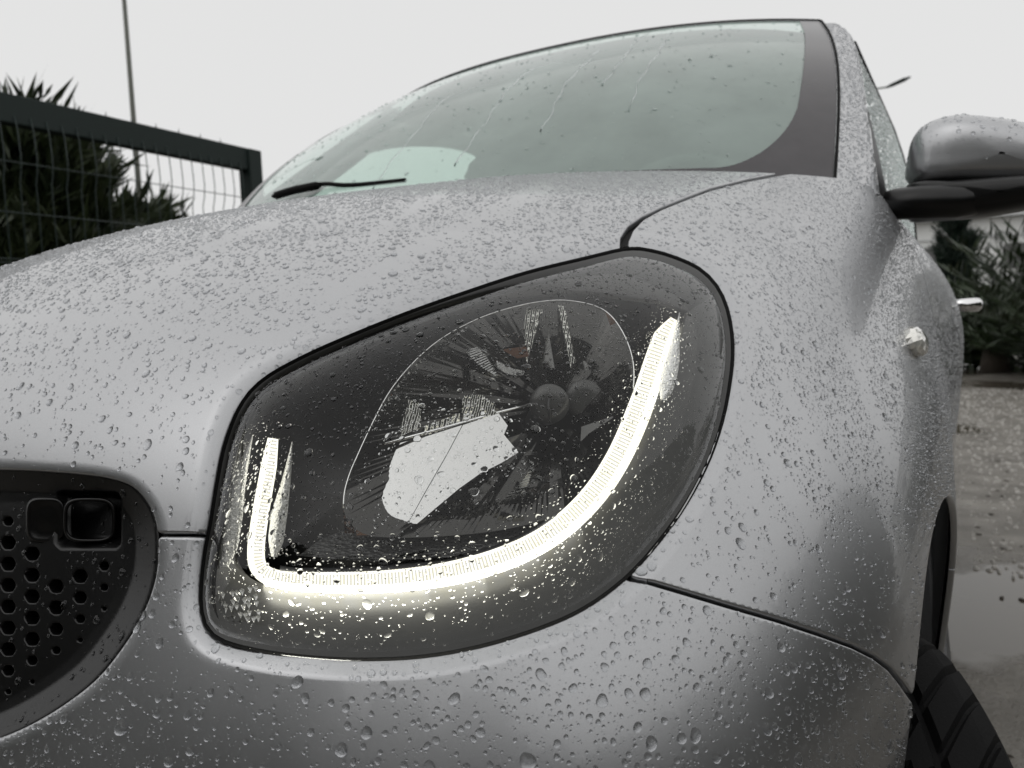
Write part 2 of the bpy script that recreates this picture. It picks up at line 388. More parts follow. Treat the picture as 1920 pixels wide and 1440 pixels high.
P_hood = panel('hood', np.minimum.reduce([V1[:, 5]-GAP-NOTCH, V1[:, 3]-.001, V1[:, 4]-.001, DOORY-V1[:, 1]]), MT['paint'])
fl_ = np.minimum.reduce([V1[:, 6]-GAP-NOTCH, V1[:, 3]-.001, garch, DOORY-.002-V1[:, 1], np.abs(V1[:, 0])-.02])
P_fend = panel('fender', np.minimum(fl_, V1[:, 0]), MT['paint'])
panel('fender', np.minimum(fl_, -V1[:, 0]), MT['paint'])
P_bump = panel('bumper', np.minimum.reduce([V1[:, 7]-GAP, V1[:, 3]-.001, V1[:, 4]-.001, garch, DOORY-V1[:, 1]]), MT['paint'])
P_door = panel('door', np.minimum.reduce([V1[:, 1]-DOORY-.003, 1.93-V1[:, 1], V1[:, 0], V1[:, 2]-.30]), MT['paint'])
panel('rear_quarter', np.minimum.reduce([V1[:, 1]-1.936, V1[:, 0], garch2]), MT['paint'])
panel('door', np.minimum.reduce([V1[:, 1]-DOORY-.003, 1.93-V1[:, 1], -V1[:, 0], V1[:, 2]-.30]), MT['paint'])
panel('rear_quarter', np.minimum.reduce([V1[:, 1]-1.936, -V1[:, 0], garch2]), MT['paint'])
# dark structure under the skin, seen through the shut lines
stp = 3; Vi = VV.copy(); Vi[:, :3] -= N0*.009
idx = np.arange(nr*nc).reshape(nr, nc)[::stp, ::stp]; a = idx[:-1, :-1].ravel(); b = idx[1:, :-1].ravel(); c = idx[1:, 1:].ravel(); d = idx[:-1, 1:].ravel()
Ti = np.concatenate([np.stack([a, b, c], 1), np.stack([a, c, d], 1)])
gar_i = np.where(np.abs(Vi[:, 0]) > .5, np.minimum(np.hypot(Vi[:, 1]-.5, Vi[:, 2]-.285)-RARCH-.03, np.hypot(Vi[:, 1]-2.33, Vi[:, 2]-.285)-.33), 1)
Vc, Tk, _ = cut(Vi, Ti, np.minimum.reduce([Vi[:, 3]+.004, Vi[:, 4]+.006, gar_i])); Vc, Tk = compact(Vc, Tk)
obj_np('inner_body', Vc[:, :3], Tk, MT['dark_body'], car)
# headlight lens
headlight = bpy.data.objects.new('headlight', None); headlight.empty_display_size = .05
link(headlight, car); headlight.location = -car.location
g = -V1[:, 3]-.0045
Vl = V1.copy(); nn = V1[:, 8:11]/np.linalg.norm(V1[:, 8:11], axis=1, keepdims=True)
e = np.clip(.012+V1[:, 3], 0, .02); _lv = proj(V1[:, :3])[1]
Vl[:, :3] += nn*(RING-.004 - e*e*12 + (.010+.046*np.clip((_lv-520)/560, 0, 1))*(1-np.exp(np.clip(V1[:, 3], -1, 0)/.030)))[:, None]
Vc, Tk, _ = cut(Vl, T1, np.where(V1[:, 0] > 0, g, -1)); P_lens = compact(Vc, Tk); P_lens = (P_lens[0][:, :3], P_lens[1])
obj_np('lens', P_lens[0], P_lens[1], MT['lens'], headlight)
# ------------------------------------------------------------------ more materials
thin_glass('windscreen', (.78, .93, .86), .05, .03, (.40, .54), (.62, .75, .70), gain=.95)
thin_glass('side_glass', (.80, .90, .86), .05, .03, (.35, .6), (.66, .73, .70))
thin_glass('side_glass_far', (.86, .97, .92), .04, .02, (.05, .15), (.72, .82, .77))
simple('interior', (.10, .10, .10), .8); simple('headliner', (.45, .46, .46), .9); simple('seat_fabric', (.12, .12, .125), .85)
simple('frit', (.05, .045, .05), .2)
simple('sill_plastic', (.022, .022, .023), .5, bump=.2, bscale=500)
simple('alloy', (.45, .45, .46), .3, .9)
m = Mat('smoke_metal'); p = m.pr(Base_Color=(.10, .10, .097), Metallic=1.0, Roughness=.12); MT['smoke_metal'] = m.m
m = Mat('amber_tint'); p = m.pr(Base_Color=(.16, .085, .055), Metallic=.3, Roughness=.25); MT['amber_tint'] = m.m
m = Mat('stepped_reflector'); wv = m.n('TexWave'); wv.inputs['Scale'].default_value = 190; wv.inputs['Distortion'].default_value = 2.5; m.t.links.new(m.coord((.5, .5, 1)).outputs[0], wv.inputs['Vector'])
p = m.pr(Base_Color=(.70, .70, .66), Metallic=1.0, Roughness=.1); m.set(p, 'Normal', m.bump(wv, .9, .004)); MT['stepped'] = m.m
m = Mat('bowl_metal'); p = m.pr(Base_Color=(.055, .054, .052), Metallic=1.0, Roughness=.05); MT['bowl'] = m.m
m = Mat('lamp_reflector'); p = m.pr(Base_Color=(.54, .54, .535), Metallic=1.0, Roughness=m.ramp(m.noise(14, 4), [(.3, .015), (.8, .06)])); MT['reflector'] = m.m
m = Mat('satin_bezel'); p = m.pr(Base_Color=m.ramp(m.noise(40, 4), [(.3, (.014, .014, .0135)), (.7, (.02, .02, .019))]), Roughness=.33); MT['bezel'] = m.m
m = Mat('apron_satin'); p = m.pr(Base_Color=m.ramp(m.noise(40, 4), [(.3, (.020, .020, .019)), (.7, (.030, .030, .0285))]), Roughness=.36); MT['apron'] = m.m
m = Mat('lamp_black'); p = m.pr(Base_Color=m.ramp(m.noise(40, 4), [(.3, (.008, .008, .008)), (.7, (.016, .016, .016))]), Roughness=.3); MT['lamp_black'] = m.m
m = Mat('dimpled_black'); vo = m.n('TexVoronoi'); vo.inputs['Scale'].default_value = 330; m.t.links.new(m.coord((1, 1, 2.2)).outputs[0], vo.inputs['Vector'])
p = m.pr(Base_Color=m.ramp(vo, [(.0, (.006, .006, .006)), (.6, (.05, .05, .05))]), Roughness=.4); m.set(p, 'Normal', m.bump(vo, .8, .003)); MT['dimpled'] = m.m
for nm_, st_ in (('light_guide_lit', 1.5), ('light_guide_rib', .8), ('light_guide_core', 11.0), ('light_guide_core_mid', 8.0), ('light_guide_core_low', 5.0), ('light_guide_core_end', 3.5)):           # the running light, on
    m = Mat(nm_); wv = m.noise(180, 3); em = m.n('Emission'); m.set(em, 'Color', m.ramp(wv, [(.3, (1, .955, .76)), (.7, (1, .99, .92))])); em.inputs['Strength'].default_value = st_
    m.t.links.new(em.outputs[0], m.o.inputs[0]); MT[nm_] = m.m
m = Mat('clear_prism'); p = m.pr(Base_Color=(.80, .80, .76), Roughness=m.ramp(m.noise(260, 3), [(.3, .05), (.7, .35)]), Metallic=.0, IOR=1.58, Transmission_Weight=.55)
m.set(p, 'Normal', m.bump(m.noise(420, 2), .5, .004)); MT['prism'] = m.m
m = Mat('indicator_clear'); p = m.pr(Base_Color=(.86, .85, .80), Roughness=.08, Metallic=.55, IOR=1.5, Coat_Weight=1.0); MT['indicator'] = m.m
simple('bulb_cap', (.07, .07, .068), .25, .3)

def inpix(u, v, depth): return atD(u, v, depth)
_sk = {}
def lamp(u, v, back):
    """a point of the lamp's inside: behind the lens at that sight line"""
    k = (round(float(u), 1), round(float(v), 1))
    if k not in _sk:
        d = skin(*k)
        if d is None: d = .62
        _sk[k] = d
    return atD(u, v, _sk[k]+back)
# ------------------------------------------------------------------ headlight inside
HLi = resamp(HL, 120, True)
cen = np.array([880, 850.])
def shrink(P, px):
    P = np.asarray(P); t = np.roll(P, -1, 0)-np.roll(P, 1, 0); n = np.stack([t[:, 1], -t[:, 0]], 1); n /= np.linalg.norm(n, axis=1, keepdims=True)+1e-9
    s_ = np.sign(((cen-P)*n).sum(1)).sum(); return P+n*px*np.sign(s_)
DRL = csmooth([(512,822),(503,880),(494,930),(485,985),(480,1030),(484,1062),(505,1081),(545,1089),(620,1093),(700,1092),(780,1086),(860,1073),(940,1050),(1010,1018),(1070,975),(1120,922),(1160,860),(1190,795),(1214,730),(1234,668),(1250,625),(1264,598)], 6)
# opening inside the bezel ring: along the outer side of the light guide, then over the top of the reflector
_t = np.gradient(DRL, axis=0); _t /= np.linalg.norm(_t, axis=1, keepdims=True); _o = (DRL-np.stack([_t[:, 1], -_t[:, 0]], 1)*np.interp(np.linspace(0, 1, len(DRL)), [0, .2, .275, 1], [46, 38, 18, 22])[:, None])[::-1]
OPEN = np.vstack([[(1284, 588)], _o[8:-4:2], csmooth([(472,815),(512,762),(580,715),(660,672),(745,630),(830,598),(920,572),(1010,556),(1090,552),(1160,562),(1230,570)], 4)])
o1 = resamp(OPEN, 200, True); out = shrink(HLi, 4)
dd = ((out[None]-o1[:, None])**2).sum(2)
# ring pairs: each opening point with the outline point on the same bearing from the middle
def bearing(P): return np.unwrap(np.arctan2(P[:, 1]-cen[1], P[:, 0]-cen[0]))
ob = np.arctan2(out[:, 1]-cen[1], out[:, 0]-cen[0]); srt = np.argsort(ob); obs = np.r_[ob[srt]-2*math.pi, ob[srt], ob[srt]+2*math.pi]; ops = np.vstack([out[srt]]*3)
ib = np.arctan2(o1[:, 1]-cen[1], o1[:, 0]-cen[0])
pr_ = np.stack([np.interp(ib, obs, ops[:, k]) for k in range(2)], 1)
rows = []
for t in np.linspace(0, 1, 9):
    q = pr_*(1-t)+o1*t; dpt = .007+.026*(t**1.35)
    rows.append([lamp(a, b, dpt) for a, b in q])
rows.append([lamp(a, b, .05) for a, b in o1]); rows.append([lamp(a, b, .085) for a, b in o1])
kk = int(200*.60)
MB().grid([r_[:kk+1] for r_ in rows]).build('lower_bezel', MT['apron'], headlight, smooth=True)
MB().grid([r_[kk:]+r_[:1] for r_ in rows]).build('upper_bezel', MT['bezel'], headlight, smooth=True)
edge = [[lamp(a, b, .004) for a, b in shrink(HLi, -3)], [lamp(a, b, .007) for a, b in shrink(HLi, 4)], [lamp(a, b, .02) for a, b in shrink(HLi, 7)]]
MB().grid(edge, True).build('seal', MT['rubber'], headlight, smooth=True)
# housing behind everything
hr = [[lamp(a, b, .012) for a, b in shrink(HLi, -4)], [lamp(a, b, .06) for a, b in shrink(HLi, -6)], [lamp(a, b, .14) for a, b in HLi]]
hb = MB().grid(hr, True); hb.poly([lamp(a, b, .14) for a, b in HLi[::-1]]); hb.build('housing', MT['lamp_black'], headlight)
# light guide: a ribbed half round bar that gives the light
dr = resamp(DRL, 400); tn = np.gradient(dr, axis=0); tn /= np.linalg.norm(tn, axis=1, keepdims=True); nm = np.stack([tn[:, 1], -tn[:, 0]], 1)
sarc = np.linspace(0, 1, len(dr)); wid = np.interp(sarc, [0, .04, .22, .30, .5, .85, .97, 1], [10, 15, 17, 21, 24, 25, 22, 7])
rws = []
for k, (p_, n_) in enumerate(zip(dr, nm)):
    rib = .0009*(k % 2)
    row = []
    for a in np.linspace(-1, 1, 9):
        q = p_+n_*wid[k]*a; row.append(lamp(q[0], q[1], .036-.015*math.sqrt(max(0, 1-a*a))+rib))
    rws.append(row)
gd = MB().grid(rws).build('light_guide', MT['light_guide_lit'], headlight, smooth=False); [gd.data.materials.append(MT[q_]) for q_ in ('light_guide_rib', 'light_guide_core', 'light_guide_core_mid', 'light_guide_core_low', 'light_guide_core_end')]
for k, pg in enumerate(gd.data.polygons): pg.material_index = (2 if k//8 < 175 else 3 if k//8 < 208 else 4 if k//8 < 240 else 5) if k % 8 < 3 and 82 < k//8 < 268 else ((k//8) % 2 if 3 <= k % 8 <= 6 else 0)
back = [[lamp(*(p_+n_*wid[k]*1.02), .038), lamp(*(p_-n_*wid[k]*1.02), .038)] for k, (p_, n_) in enumerate(zip(dr, nm))]
MB().grid(back).build('guide_carrier', MT['lamp_black'], headlight)
# clear ledge along the inner side of the guide
led = resamp(csmooth([(525,1062),(560,1068),(640,1070),(740,1066),(840,1054),(920,1033),(985,1003),(1045,960)], 5), 60)
MB().grid([[lamp(a, b-9*math.sin(math.pi*i/59)-2, .05) for i, (a, b) in enumerate(led)], [lamp(a, b, .036) for a, b in led], [lamp(a, b+8, .034) for a, b in led]]).build('inner_ledge', MT['alloy'], headlight, smooth=True)
def leaf(name, ctr, hw, b0, mat, bulge=.004):
    c = resamp(csmooth(ctr, 5), 24); tn = np.gradient(c, axis=0); tn /= np.linalg.norm(tn, axis=1, keepdims=True); n = np.stack([tn[:, 1], -tn[:, 0]], 1)
    rws = []
    for k in range(24):
        t = k/23; wd = hw*min(1, 1.5*t+.06)*min(1, 4*(1-t)+.4)
        rws.append([lamp(*(c[k]+n[k]*wd*a), b0-bulge*(1-a*a)) for a in (-1, -.6, -.2, .2, .6, 1)])
    return MB().grid(rws).build(name, mat, headlight, smooth=True)
leaf('prism_fin', [(474,815),(452,890),(434,970),(420,1062)], 21, .019, MT['prism'])
leaf('prism_fin', [(548,828),(537,900),(523,970),(514,1044)], 15, .032, MT['prism'])
leaf('guide_tip', [(1274,586),(1268,630),(1258,690),(1244,750)], 15, .026, MT['prism'])
# marker optics in the lower inner corner
mk = MB()
for i in range(7):
    for j in range(5):
        u = 405+i*11+j*2+random.uniform(-4, 4); v = 1120+j*13-i*3+random.uniform(-5, 5)
        mk.poly([lamp(u, v, .013), lamp(u+5, v-4, .010), lamp(u+10, v, .013), lamp(u+6, v+11, .012)])
mk.build('marker_optic', MT['prism'], headlight)
# reflector bowl: radial fields round the bulb
RIM = csmooth([(648,968),(645,930),(655,890),(672,850),(700,790),(730,735),(770,685),(820,640),(880,605),(940,582),(1010,566),(1070,564),(1130,580),(1166,620),(1187,680),(1184,750),(1162,830),(1122,900),(1062,958),(960,990),(850,1004),(740,1008),(680,1000)], 6, True)
nS = 22; rm = resamp(RIM, nS*6, True); bc = np.array([1040, 765.])
bowl = MB()
for s_ in range(nS):
    jit = random.uniform(-.0035, .0035); j2 = random.uniform(-.006, .006)
    rows = []
    for q, (fr_, dp) in enumerate([(0, .036), (.33, .062), (.62, .084), (.86, .098)]):
        row = []
        for k in range(7):
            e = rm[(s_*6+k) % len(rm)]; p_ = e*(1-fr_)+bc*fr_; row.append(lamp(p_[0], p_[1], dp+(jit if q in (1, 2) else 0)*(1-abs(k-3)/3.0)))
        rows.append(row)
    bowl.grid(rows)
bowl.build('reflector', MT['bowl'], headlight, smooth=False)
_rt = resamp(RIM, 200, True); MB().tube([lamp(a, b, .035) for a, b in _rt[2:112]], .0005, 6).build('reflector_rim', MT['chrome'], headlight, smooth=True)
MB().lathe([(.016, .02), (.018, .0), (.019, -.012)], lamp(1040, 765, .10), ray(1040, 765), 32).build('bulb_socket', MT['lamp_black'], headlight, smooth=True)
def mirror_field(name, pts, ctr, back, outdir, mat=None, thick=.003):
    """flat polished field of the reflector: tilted so that it looks out of the lamp along outdir"""
    P = lamp(ctr[0], ctr[1], back); d = ray(*ctr); d /= np.linalg.norm(d); o_ = np.array(outdir, float); o_ /= np.linalg.norm(o_)
    n = o_-d; n /= np.linalg.norm(n); b = MB(); fr_ = []
    for (u, v) in pts:
        r_ = ray(u, v); t = ((P-CAM) @ n)/(r_ @ n); fr_.append(CAM+r_*t)
    b.poly(fr_); bk = [q-n*thick for q in fr_]; b.poly(bk[::-1])
    for i in range(len(fr_)): j = (i+1) % len(fr_); b.poly([fr_[j], fr_[i], bk[i], bk[j]])
    return b.build(name, mat or MT['reflector'], headlight)
mirror_field('reflector_field', [(668,905),(668,882),(690,858),(720,838),(800,818),(866.5,797),(838.5,850),(795.5,925),(753.5,1001),(738,1002),(700,968),(680,940)], (770,890), .050, (.06, -.57, .82))
mirror_field('reflector_field', [(868,797),(935,775),(952,798),(945,815),(972,848),(940,868),(900,888),(862,915),(820,950),(770,992),(755,1000),(797,925),(840,850)], (770,890), .050, (.06, -.57, .82))
mirror_field('reflector_field', [(938,800),(952,790),(975,792),(982,812),(950,822)], (960,805), .06, (-.5, -.7, -.2), MT['bowl'])
mirror_field('reflector_field', [(668,965),(690,975),(715,1003),(668,1004)], (685,990), .048, (.3, -.8, -.3), MT['amber_tint'])
mirror_field('reflector_field', [(1135,585),(1158,608),(1178,655),(1165,650),(1145,612)], (1155,620), .045, (.3, -.8, -.3), MT['amber_tint'])
mirror_field('reflector_field', [(940,655),(985,650),(990,668),(970,672)], (970,662), .056, (-.2, -.8, .2), MT['amber_tint'])
mirror_field('reflector_field', [(985,575),(1020,570),(1040,690),(1000,690)], (1010,630), .066, (-.3, -.75, .5), MT['smoke_metal'])
mirror_field('reflector_field', [(1080,572),(1125,590),(1120,700),(1085,690)], (1100,640), .064, (-.1, -.75, .55), MT['smoke_metal'])
mirror_field('reflector_field', [(1090,800),(1150,780),(1120,860),(1085,880)], (1110,830), .07, (-.4, -.8, .4), MT['smoke_metal'])
mirror_field('reflector_field', [(735,740),(788,756),(789,800),(735,826),(690,838),(715,785)], (745,790), .05, (.25, -.62, .6), MT['stepped'])
mirror_field('reflector_field', [(868,742),(905,740),(925,757),(934,780),(865,796)], (895,768), .055, (.15, -.62, .7), MT['stepped'])
mirror_field('reflector_field', [(792,800),(862,775),(862,797),(792,818)], (825,797), .054, (.3, -.7, .5), MT['stepped'])
mirror_field('reflector_field', [(1018,580),(1008,600),(988,690),(980,580)], (1000,620), .05, (-.1, -.7, .6), MT['stepped'])
mirror_field('reflector_field', [(1046,572),(1058,574),(1078,676),(1070,690)], (1062,620), .05, (-.2, -.7, .7), MT['stepped'])
# fluted strip at the near edge of the bowl, and the fluted steps above and below the bulb
def flutes(name, A, B, n, b0, b1, amp=.0016):
    A = resamp(csmooth(A, 4), 2*n+1); B = resamp(csmooth(B, 4), 2*n+1)
    b = MB()
    for i in range(2*n):
        e0 = amp*(i % 2); e1 = amp*((i+1) % 2)
        b.poly([lamp(*A[i], b0+e0), lamp(*A[i+1], b0+e1), lamp(*B[i+1], b1+e1), lamp(*B[i], b1+e0)])
    return b.build(name, MT['reflector'], headlight)
flutes('fluted_edge', [(646,1000),(644,935),(655,890),(672,848),(702,790),(738,732)], [(664,1000),(664,940),(680,890),(702,848),(728,798),(756,735)], 26, .036, .047)
flutes('fluted_edge', [(738,732),(775,688),(822,648),(876,612)], [(752,738),(788,694),(832,655),(884,620)], 18, .036, .044)
flutes('fluted_step', [(858,646),(885,672),(905,690),(932,705)], [(884,644),(900,655),(915,672),(934,703)], 18, .05, .052)
flutes('fluted_step', [(930,675),(960,690),(985,696)], [(932,690),(955,702),(980,704)], 14, .052, .054)
flutes('fluted_step', [(930,950),(955,925),(975,905),(990,885)], [(968,935),(985,920),(992,905),(998,882)], 12, .052, .055, .002)
# bulb with its round shield
def disc_at(name, u, v, rpx, back, mat, dome=.005, n=40):
    P = lamp(u, v, back); d = ray(u, v); L = np.linalg.norm(d); d = d/L; r = rpx*((P-CAM) @ FW)/F
    pf = [(0.0001, -dome), (r*.5, -dome*.86), (r*.82, -dome*.45), (r*.84, -dome*.2), (r, 0), (r*1.02, .004), (r*.9, .022)]
    return MB().lathe(pf, P, d, n).build(name, mat, headlight, smooth=True)
disc_at('bulb_shield', 1030, 757, 37, .066, MT['bulb_cap'], .0018)
disc_at('bulb_shield', 1095, 748, 36, .078, MT['bulb_cap'], .0012)
MB().tube([lamp(1030, 722, .064), lamp(1028, 760, .060), lamp(1032, 792, .064)], .0011, 8).build('shield_rib', MT['lamp_black'], headlight, smooth=True)
MB().tube([lamp(700, 838, .046), lamp(830, 803, .05), lamp(940, 772, .058), lamp(1000, 757, .066)], .0012, 8).build('reflector_step', MT['chrome'], headlight, smooth=True)
fl = [[(655,990),(745,1010),(865,972),(960,952),(1062,938),(1105,915)], [(600,1012),(735,1028),(865,1010),(960,985),(1040,960),(1085,940)], [(560,1042),(700,1054),(840,1045),(930,1022),(1000,990),(1050,955)]]
MB().grid([[lamp(a, b, dp) for a, b in resamp(r_, 30)] for r_, dp in zip(fl, (.062, .052, .042))]).build('lamp_floor', MT['dimpled'], headlight, smooth=True)

# the other headlight, its mirror image
twin = bpy.data.objects.new('headlight', None); link(twin, car); twin.location = -car.location; twin.scale = (-1, 1, 1)
for ch in list(headlight.children):
    o = ch.copy(); COL.objects.link(o); o.parent = twin
# ------------------------------------------------------------------ grille
us = np.arange(-420, 300, 3.6); vs = np.arange(872, 1460, 3.6)
UU, WW = np.meshgrid(us, vs)
dep = np.array([[skin(a, b) or np.nan for a in us] for b in vs])
gx = sdist(UU, WW, GR)
okm = ~np.isnan(dep)
PG = CAM+(FW[None, None]+RT*((UU-960)/F)[..., None]-UP*((WW-720)/F)[..., None])*(np.nan_to_num(dep, nan=1)+np.interp(-gx, [0, 22, 40, 60], [.006, .012, .017, .018]))[..., None]
holes = []
for i in range(-9, 5):
    for j in range(-3, 12):
        hu = 15+45*i; hv = 977+40*j+(20 if i % 2 else 0)+i*1.0
        e = -float(sdist(np.array([hu], float), np.array([hv], float), GR)[0])
        if e < 62: continue
        if hu > 25 and hv < 1036+(24 if hu > 100 else 0): continue
        holes.append((hu, hv, min(14.5, 3.5+(e-52)*.15)))
gh_ = np.full(UU.shape, 1e9)
for hu, hv, hr_ in holes:
    dx = np.abs(UU-hu)*.98; dy = np.abs(WW-hv)
    hexd = np.maximum(dy, dx*.866+dy*.5)*.6+np.hypot(dx, dy)*.42
    gh_ = np.minimum(gh_, hexd-hr_)
# recess beside the round cap
rx = np.maximum(np.abs(UU-165)-48, 0); ry = np.maximum(np.abs(WW-975)-40, 0)
PG = PG+(FW[None, None]*(.010*np.clip((14-np.hypot(rx, ry))/14, 0, 1))[..., None])
n2, n1 = UU.shape; ix = (np.arange(n2-1)[:, None]*n1+np.arange(n1-1)[None]).ravel()
TG = np.concatenate([np.stack([ix, ix+n1, ix+n1+1], 1), np.stack([ix, ix+n1+1, ix+1], 1)])
okf = okm.ravel(); TG = TG[okf[TG].all(1)]
VG = np.column_stack([PG.reshape(-1, 3), np.minimum(gh_, -gx+4).ravel(), UU.ravel(), WW.ravel()])
VG[:, 3] = np.where(VG[:, 0] < -.005, -1, VG[:, 3])
Vc, Tk, _ = cut(VG, TG, VG[:, 3]); Vc, Tk = compact(Vc, Tk)
nv = vnormals(Vc, Tk)
if (nv[:, 1].mean()) > 0: Tk = Tk[:, ::-1]
P_gr = (Vc[:, :3], Tk)
Vr, Tr = rim(Vc, Tk, .010, .0006)
grille = obj_np('grille', Vr, Tr, MT['black_plastic'], car)
Vm = Vr.copy(); Vm[:, 0] *= -1; obj_np('grille', Vm, Tr[:, ::-1], MT['black_plastic'], car)
bk = [[lampq for lampq in (np.array([x, Yb, z]) for x in np.linspace(-.27, .27, 9))] for z, Yb in ((.75, .07), (.6, .05), (.45, .04))]
MB().grid(bk).build('radiator_panel', MT['dark_body'], car)
def dgr(u, v): return (skin(u, v) or .5)
cap = MB(); ang = np.linspace(0, 2*math.pi, 40, endpoint=False)
sq = lambda a, k: (np.sign(math.cos(a))*abs(math.cos(a))**.55*k, np.sign(math.sin(a))*abs(math.sin(a))**.55*k)
rows = []
for k, dp in ((38, .026), (38, .016), (36, .0135), (33, .0125), (30, .0135), (15, .0125), (.5, .0122)):
    rows.append([atD(86+sq(a, k)[0], 975+sq(a, k)[1]*1.15, dgr(86, 975)+dp) for a in ang])
cap.grid(rows, True).build('round_cap', MT['black_plastic'], grille, smooth=True)
rows = []
for k, dp in ((1, .020), (.96, .014), (.88, .014), (.84, .026)):
    rows.append([atD(168+50*sq(a, k)[0], 975+42*sq(a, k)[1], dgr(168, 975)+dp) for a in ang])
MB().grid(rows, True).build('cap_bracket', MT['black_plastic'], grille, smooth=True)

# ------------------------------------------------------------------ windscreen, pillars, roof, cabin
nx_, ns_ = 61, 41
def WS(a, s_):
    x = .632*a*(1-s_)+.552*a*s_
    bulge = math.sin(math.pi*s_)
    y = (.70+.12*abs(a)**2.2)*(1-s_)+(1.28+.13*abs(a)**2.2)*s_-.030*bulge
    z = (.975-.022*abs(a)**2.2)*(1-s_)+(1.395-.016*abs(a)**3)*s_+.028*bulge
    return np.array([x+.02*bulge*a, y, z])
gw = [[WS(a, s_) for a in np.linspace(-1, 1, nx_)] for s_ in np.linspace(0, 1, ns_)]
wsb = MB().grid(gw); windscreen = wsb.build('windscreen', MT['windscreen'], car, smooth=True)
P_ws = (np.array(gw).reshape(-1, 3), None)
# black printed border under the glass
A_, S_ = np.meshgrid(np.linspace(-1, 1, 161), np.linspace(0, 1, 121))
fr3 = np.array([[WS(a, s_) for a in np.linspace(-1, 1, 161)] for s_ in np.linspace(0, 1, 121)]).reshape(-1, 3)+np.array([0, -.0015, .0015])
aw = .905+.03*np.clip(S_*1.3, 0, 1); sb = .07; rad = .15
qx = np.maximum(np.abs(A_)-(aw-rad), 0); qs = np.maximum((sb+.24)-S_, 0)
fg = (np.sqrt((qx/rad)**2+(qs/.24)**2)-1)
fg = np.where(S_ > .975, 1, fg).ravel()
ix = (np.arange(120)[:, None]*161+np.arange(160)[None]).ravel(); TF = np.concatenate([np.stack([ix, ix+1, ix+162], 1), np.stack([ix, ix+162, ix+161], 1)])
Vc, Tk, _ = cut(fr3, TF, fg); Vc, Tk = compact(Vc, Tk); obj_np('frit_border', Vc, Tk, MT['frit'], windscreen)
top = [WS(a, 1.0)+np.array([0, .002, .003]) for a in np.linspace(-1, 1, 61)]; side = [WS(1.0, s_)+np.array([.003, -.002, .002]) for s_ in np.linspace(0, 1, 41)]; sidel = [WS(-1.0, s_)+np.array([-.003, -.002, .002]) for s_ in np.linspace(0, 1, 41)]
MB().tube(top+side[::-1][1:], .0024, 8).build('windscreen_seal', MT['rubber'], windscreen, smooth=True)
def strip(name, L, Rr, mat, parent, bulge=.012, n=9, wrap=None, **kw):
    """thick strip between two borders given as (u, v, y) sight points; bulges towards the photographer"""
    L = resamp(csmooth([np.r_[atY(*p)] for p in L], 6), 40); Rr = resamp(csmooth([np.r_[atY(*p)] for p in Rr], 6), 40)
    rows = []
    for a, b in zip(L, Rr):
        mdl = (a+b)/2-CAM; mdl /= np.linalg.norm(mdl); row = [a+mdl*.02]
        for t in np.linspace(0, 1, n): row.append(a*(1-t)+b*t-mdl*bulge*(4*t*(1-t))**.8)
        if wrap is not None: row.append(b+np.array(wrap)*.5); row.append(b+np.array(wrap))
        rows.append(row)
    return rows, MB().grid(rows).build(name, mat, parent, smooth=True, **kw)
pl_rows, pillar = strip('a_pillar', [(1554,345,.825),(1558,260,.94),(1561,190,1.08),(1558,120,1.24),(1548,66,1.37),(1516,44,1.43)],
              [(1650,365,.88),(1639,290,.98),(1628,225,1.10),(1613,118,1.34),(1594,64,1.43),(1566,43,1.47)], MT['paint'], car, wrap=(-.012, .06, 0))
plm = [[(-p[0], p[1], p[2]) for p in r_] for r_ in pl_rows]; MB().grid(plm).build('a_pillar', MT['paint'], car, smooth=True)
rf = []
for a in np.linspace(-1, 1, 25):
    x0 = .57*a; row = []
    for t in np.linspace(0, 1, 12):
        row.append((x0*(1+.05*math.sin(math.pi*t)), 1.30+.15*abs(a)**2.2+t*(1.15-.15*abs(a)**2.2), 1.392-.035*abs(a)**4+.05*math.sin(math.pi*t*.8)))
    rf.append(row)
MB().grid(rf).build('roof', MT['paint'], car, smooth=True)
fe = resamp([atY(*p_) for p_ in ((1662,430,1.0),(1652,350,.96),(1640,290,1.03),(1629,225,1.14),(1614,118,1.38),(1601,82,1.47))], 24)
re_ = resamp([atY(*p_) for p_ in ((1716,452,2.3),(1706,345,2.3),(1690,290,2.3),(1673,240,2.3))], 24)
rows = [[(a*(1-t)+b*t)+np.array([.012*math.sin(math.pi*k/23)*math.sin(math.pi*t), 0, 0]) for t in np.linspace(0, 1, 16)] for k, (a, b) in enumerate(zip(fe, re_))]
gl_rows = rows
sw = MB().grid(rows).build('side_window', MT['side_glass'], car, smooth=True)
MB().tube([r_ for r_ in rows[-1]]+[r_[-1] for r_ in rows[::-1][1:]], .006, 8).build('window_seal', MT['rubber'], sw, smooth=True)
_, wf = strip('window_frame', [(1653,425,.97),(1643,330,.93),(1632,240,1.08),(1625,200,1.16)], [(1672,425,.99),(1659,345,.96),(1640,255,1.09),(1627,205,1.17)], MT['sill_plastic'], sw, bulge=.004)
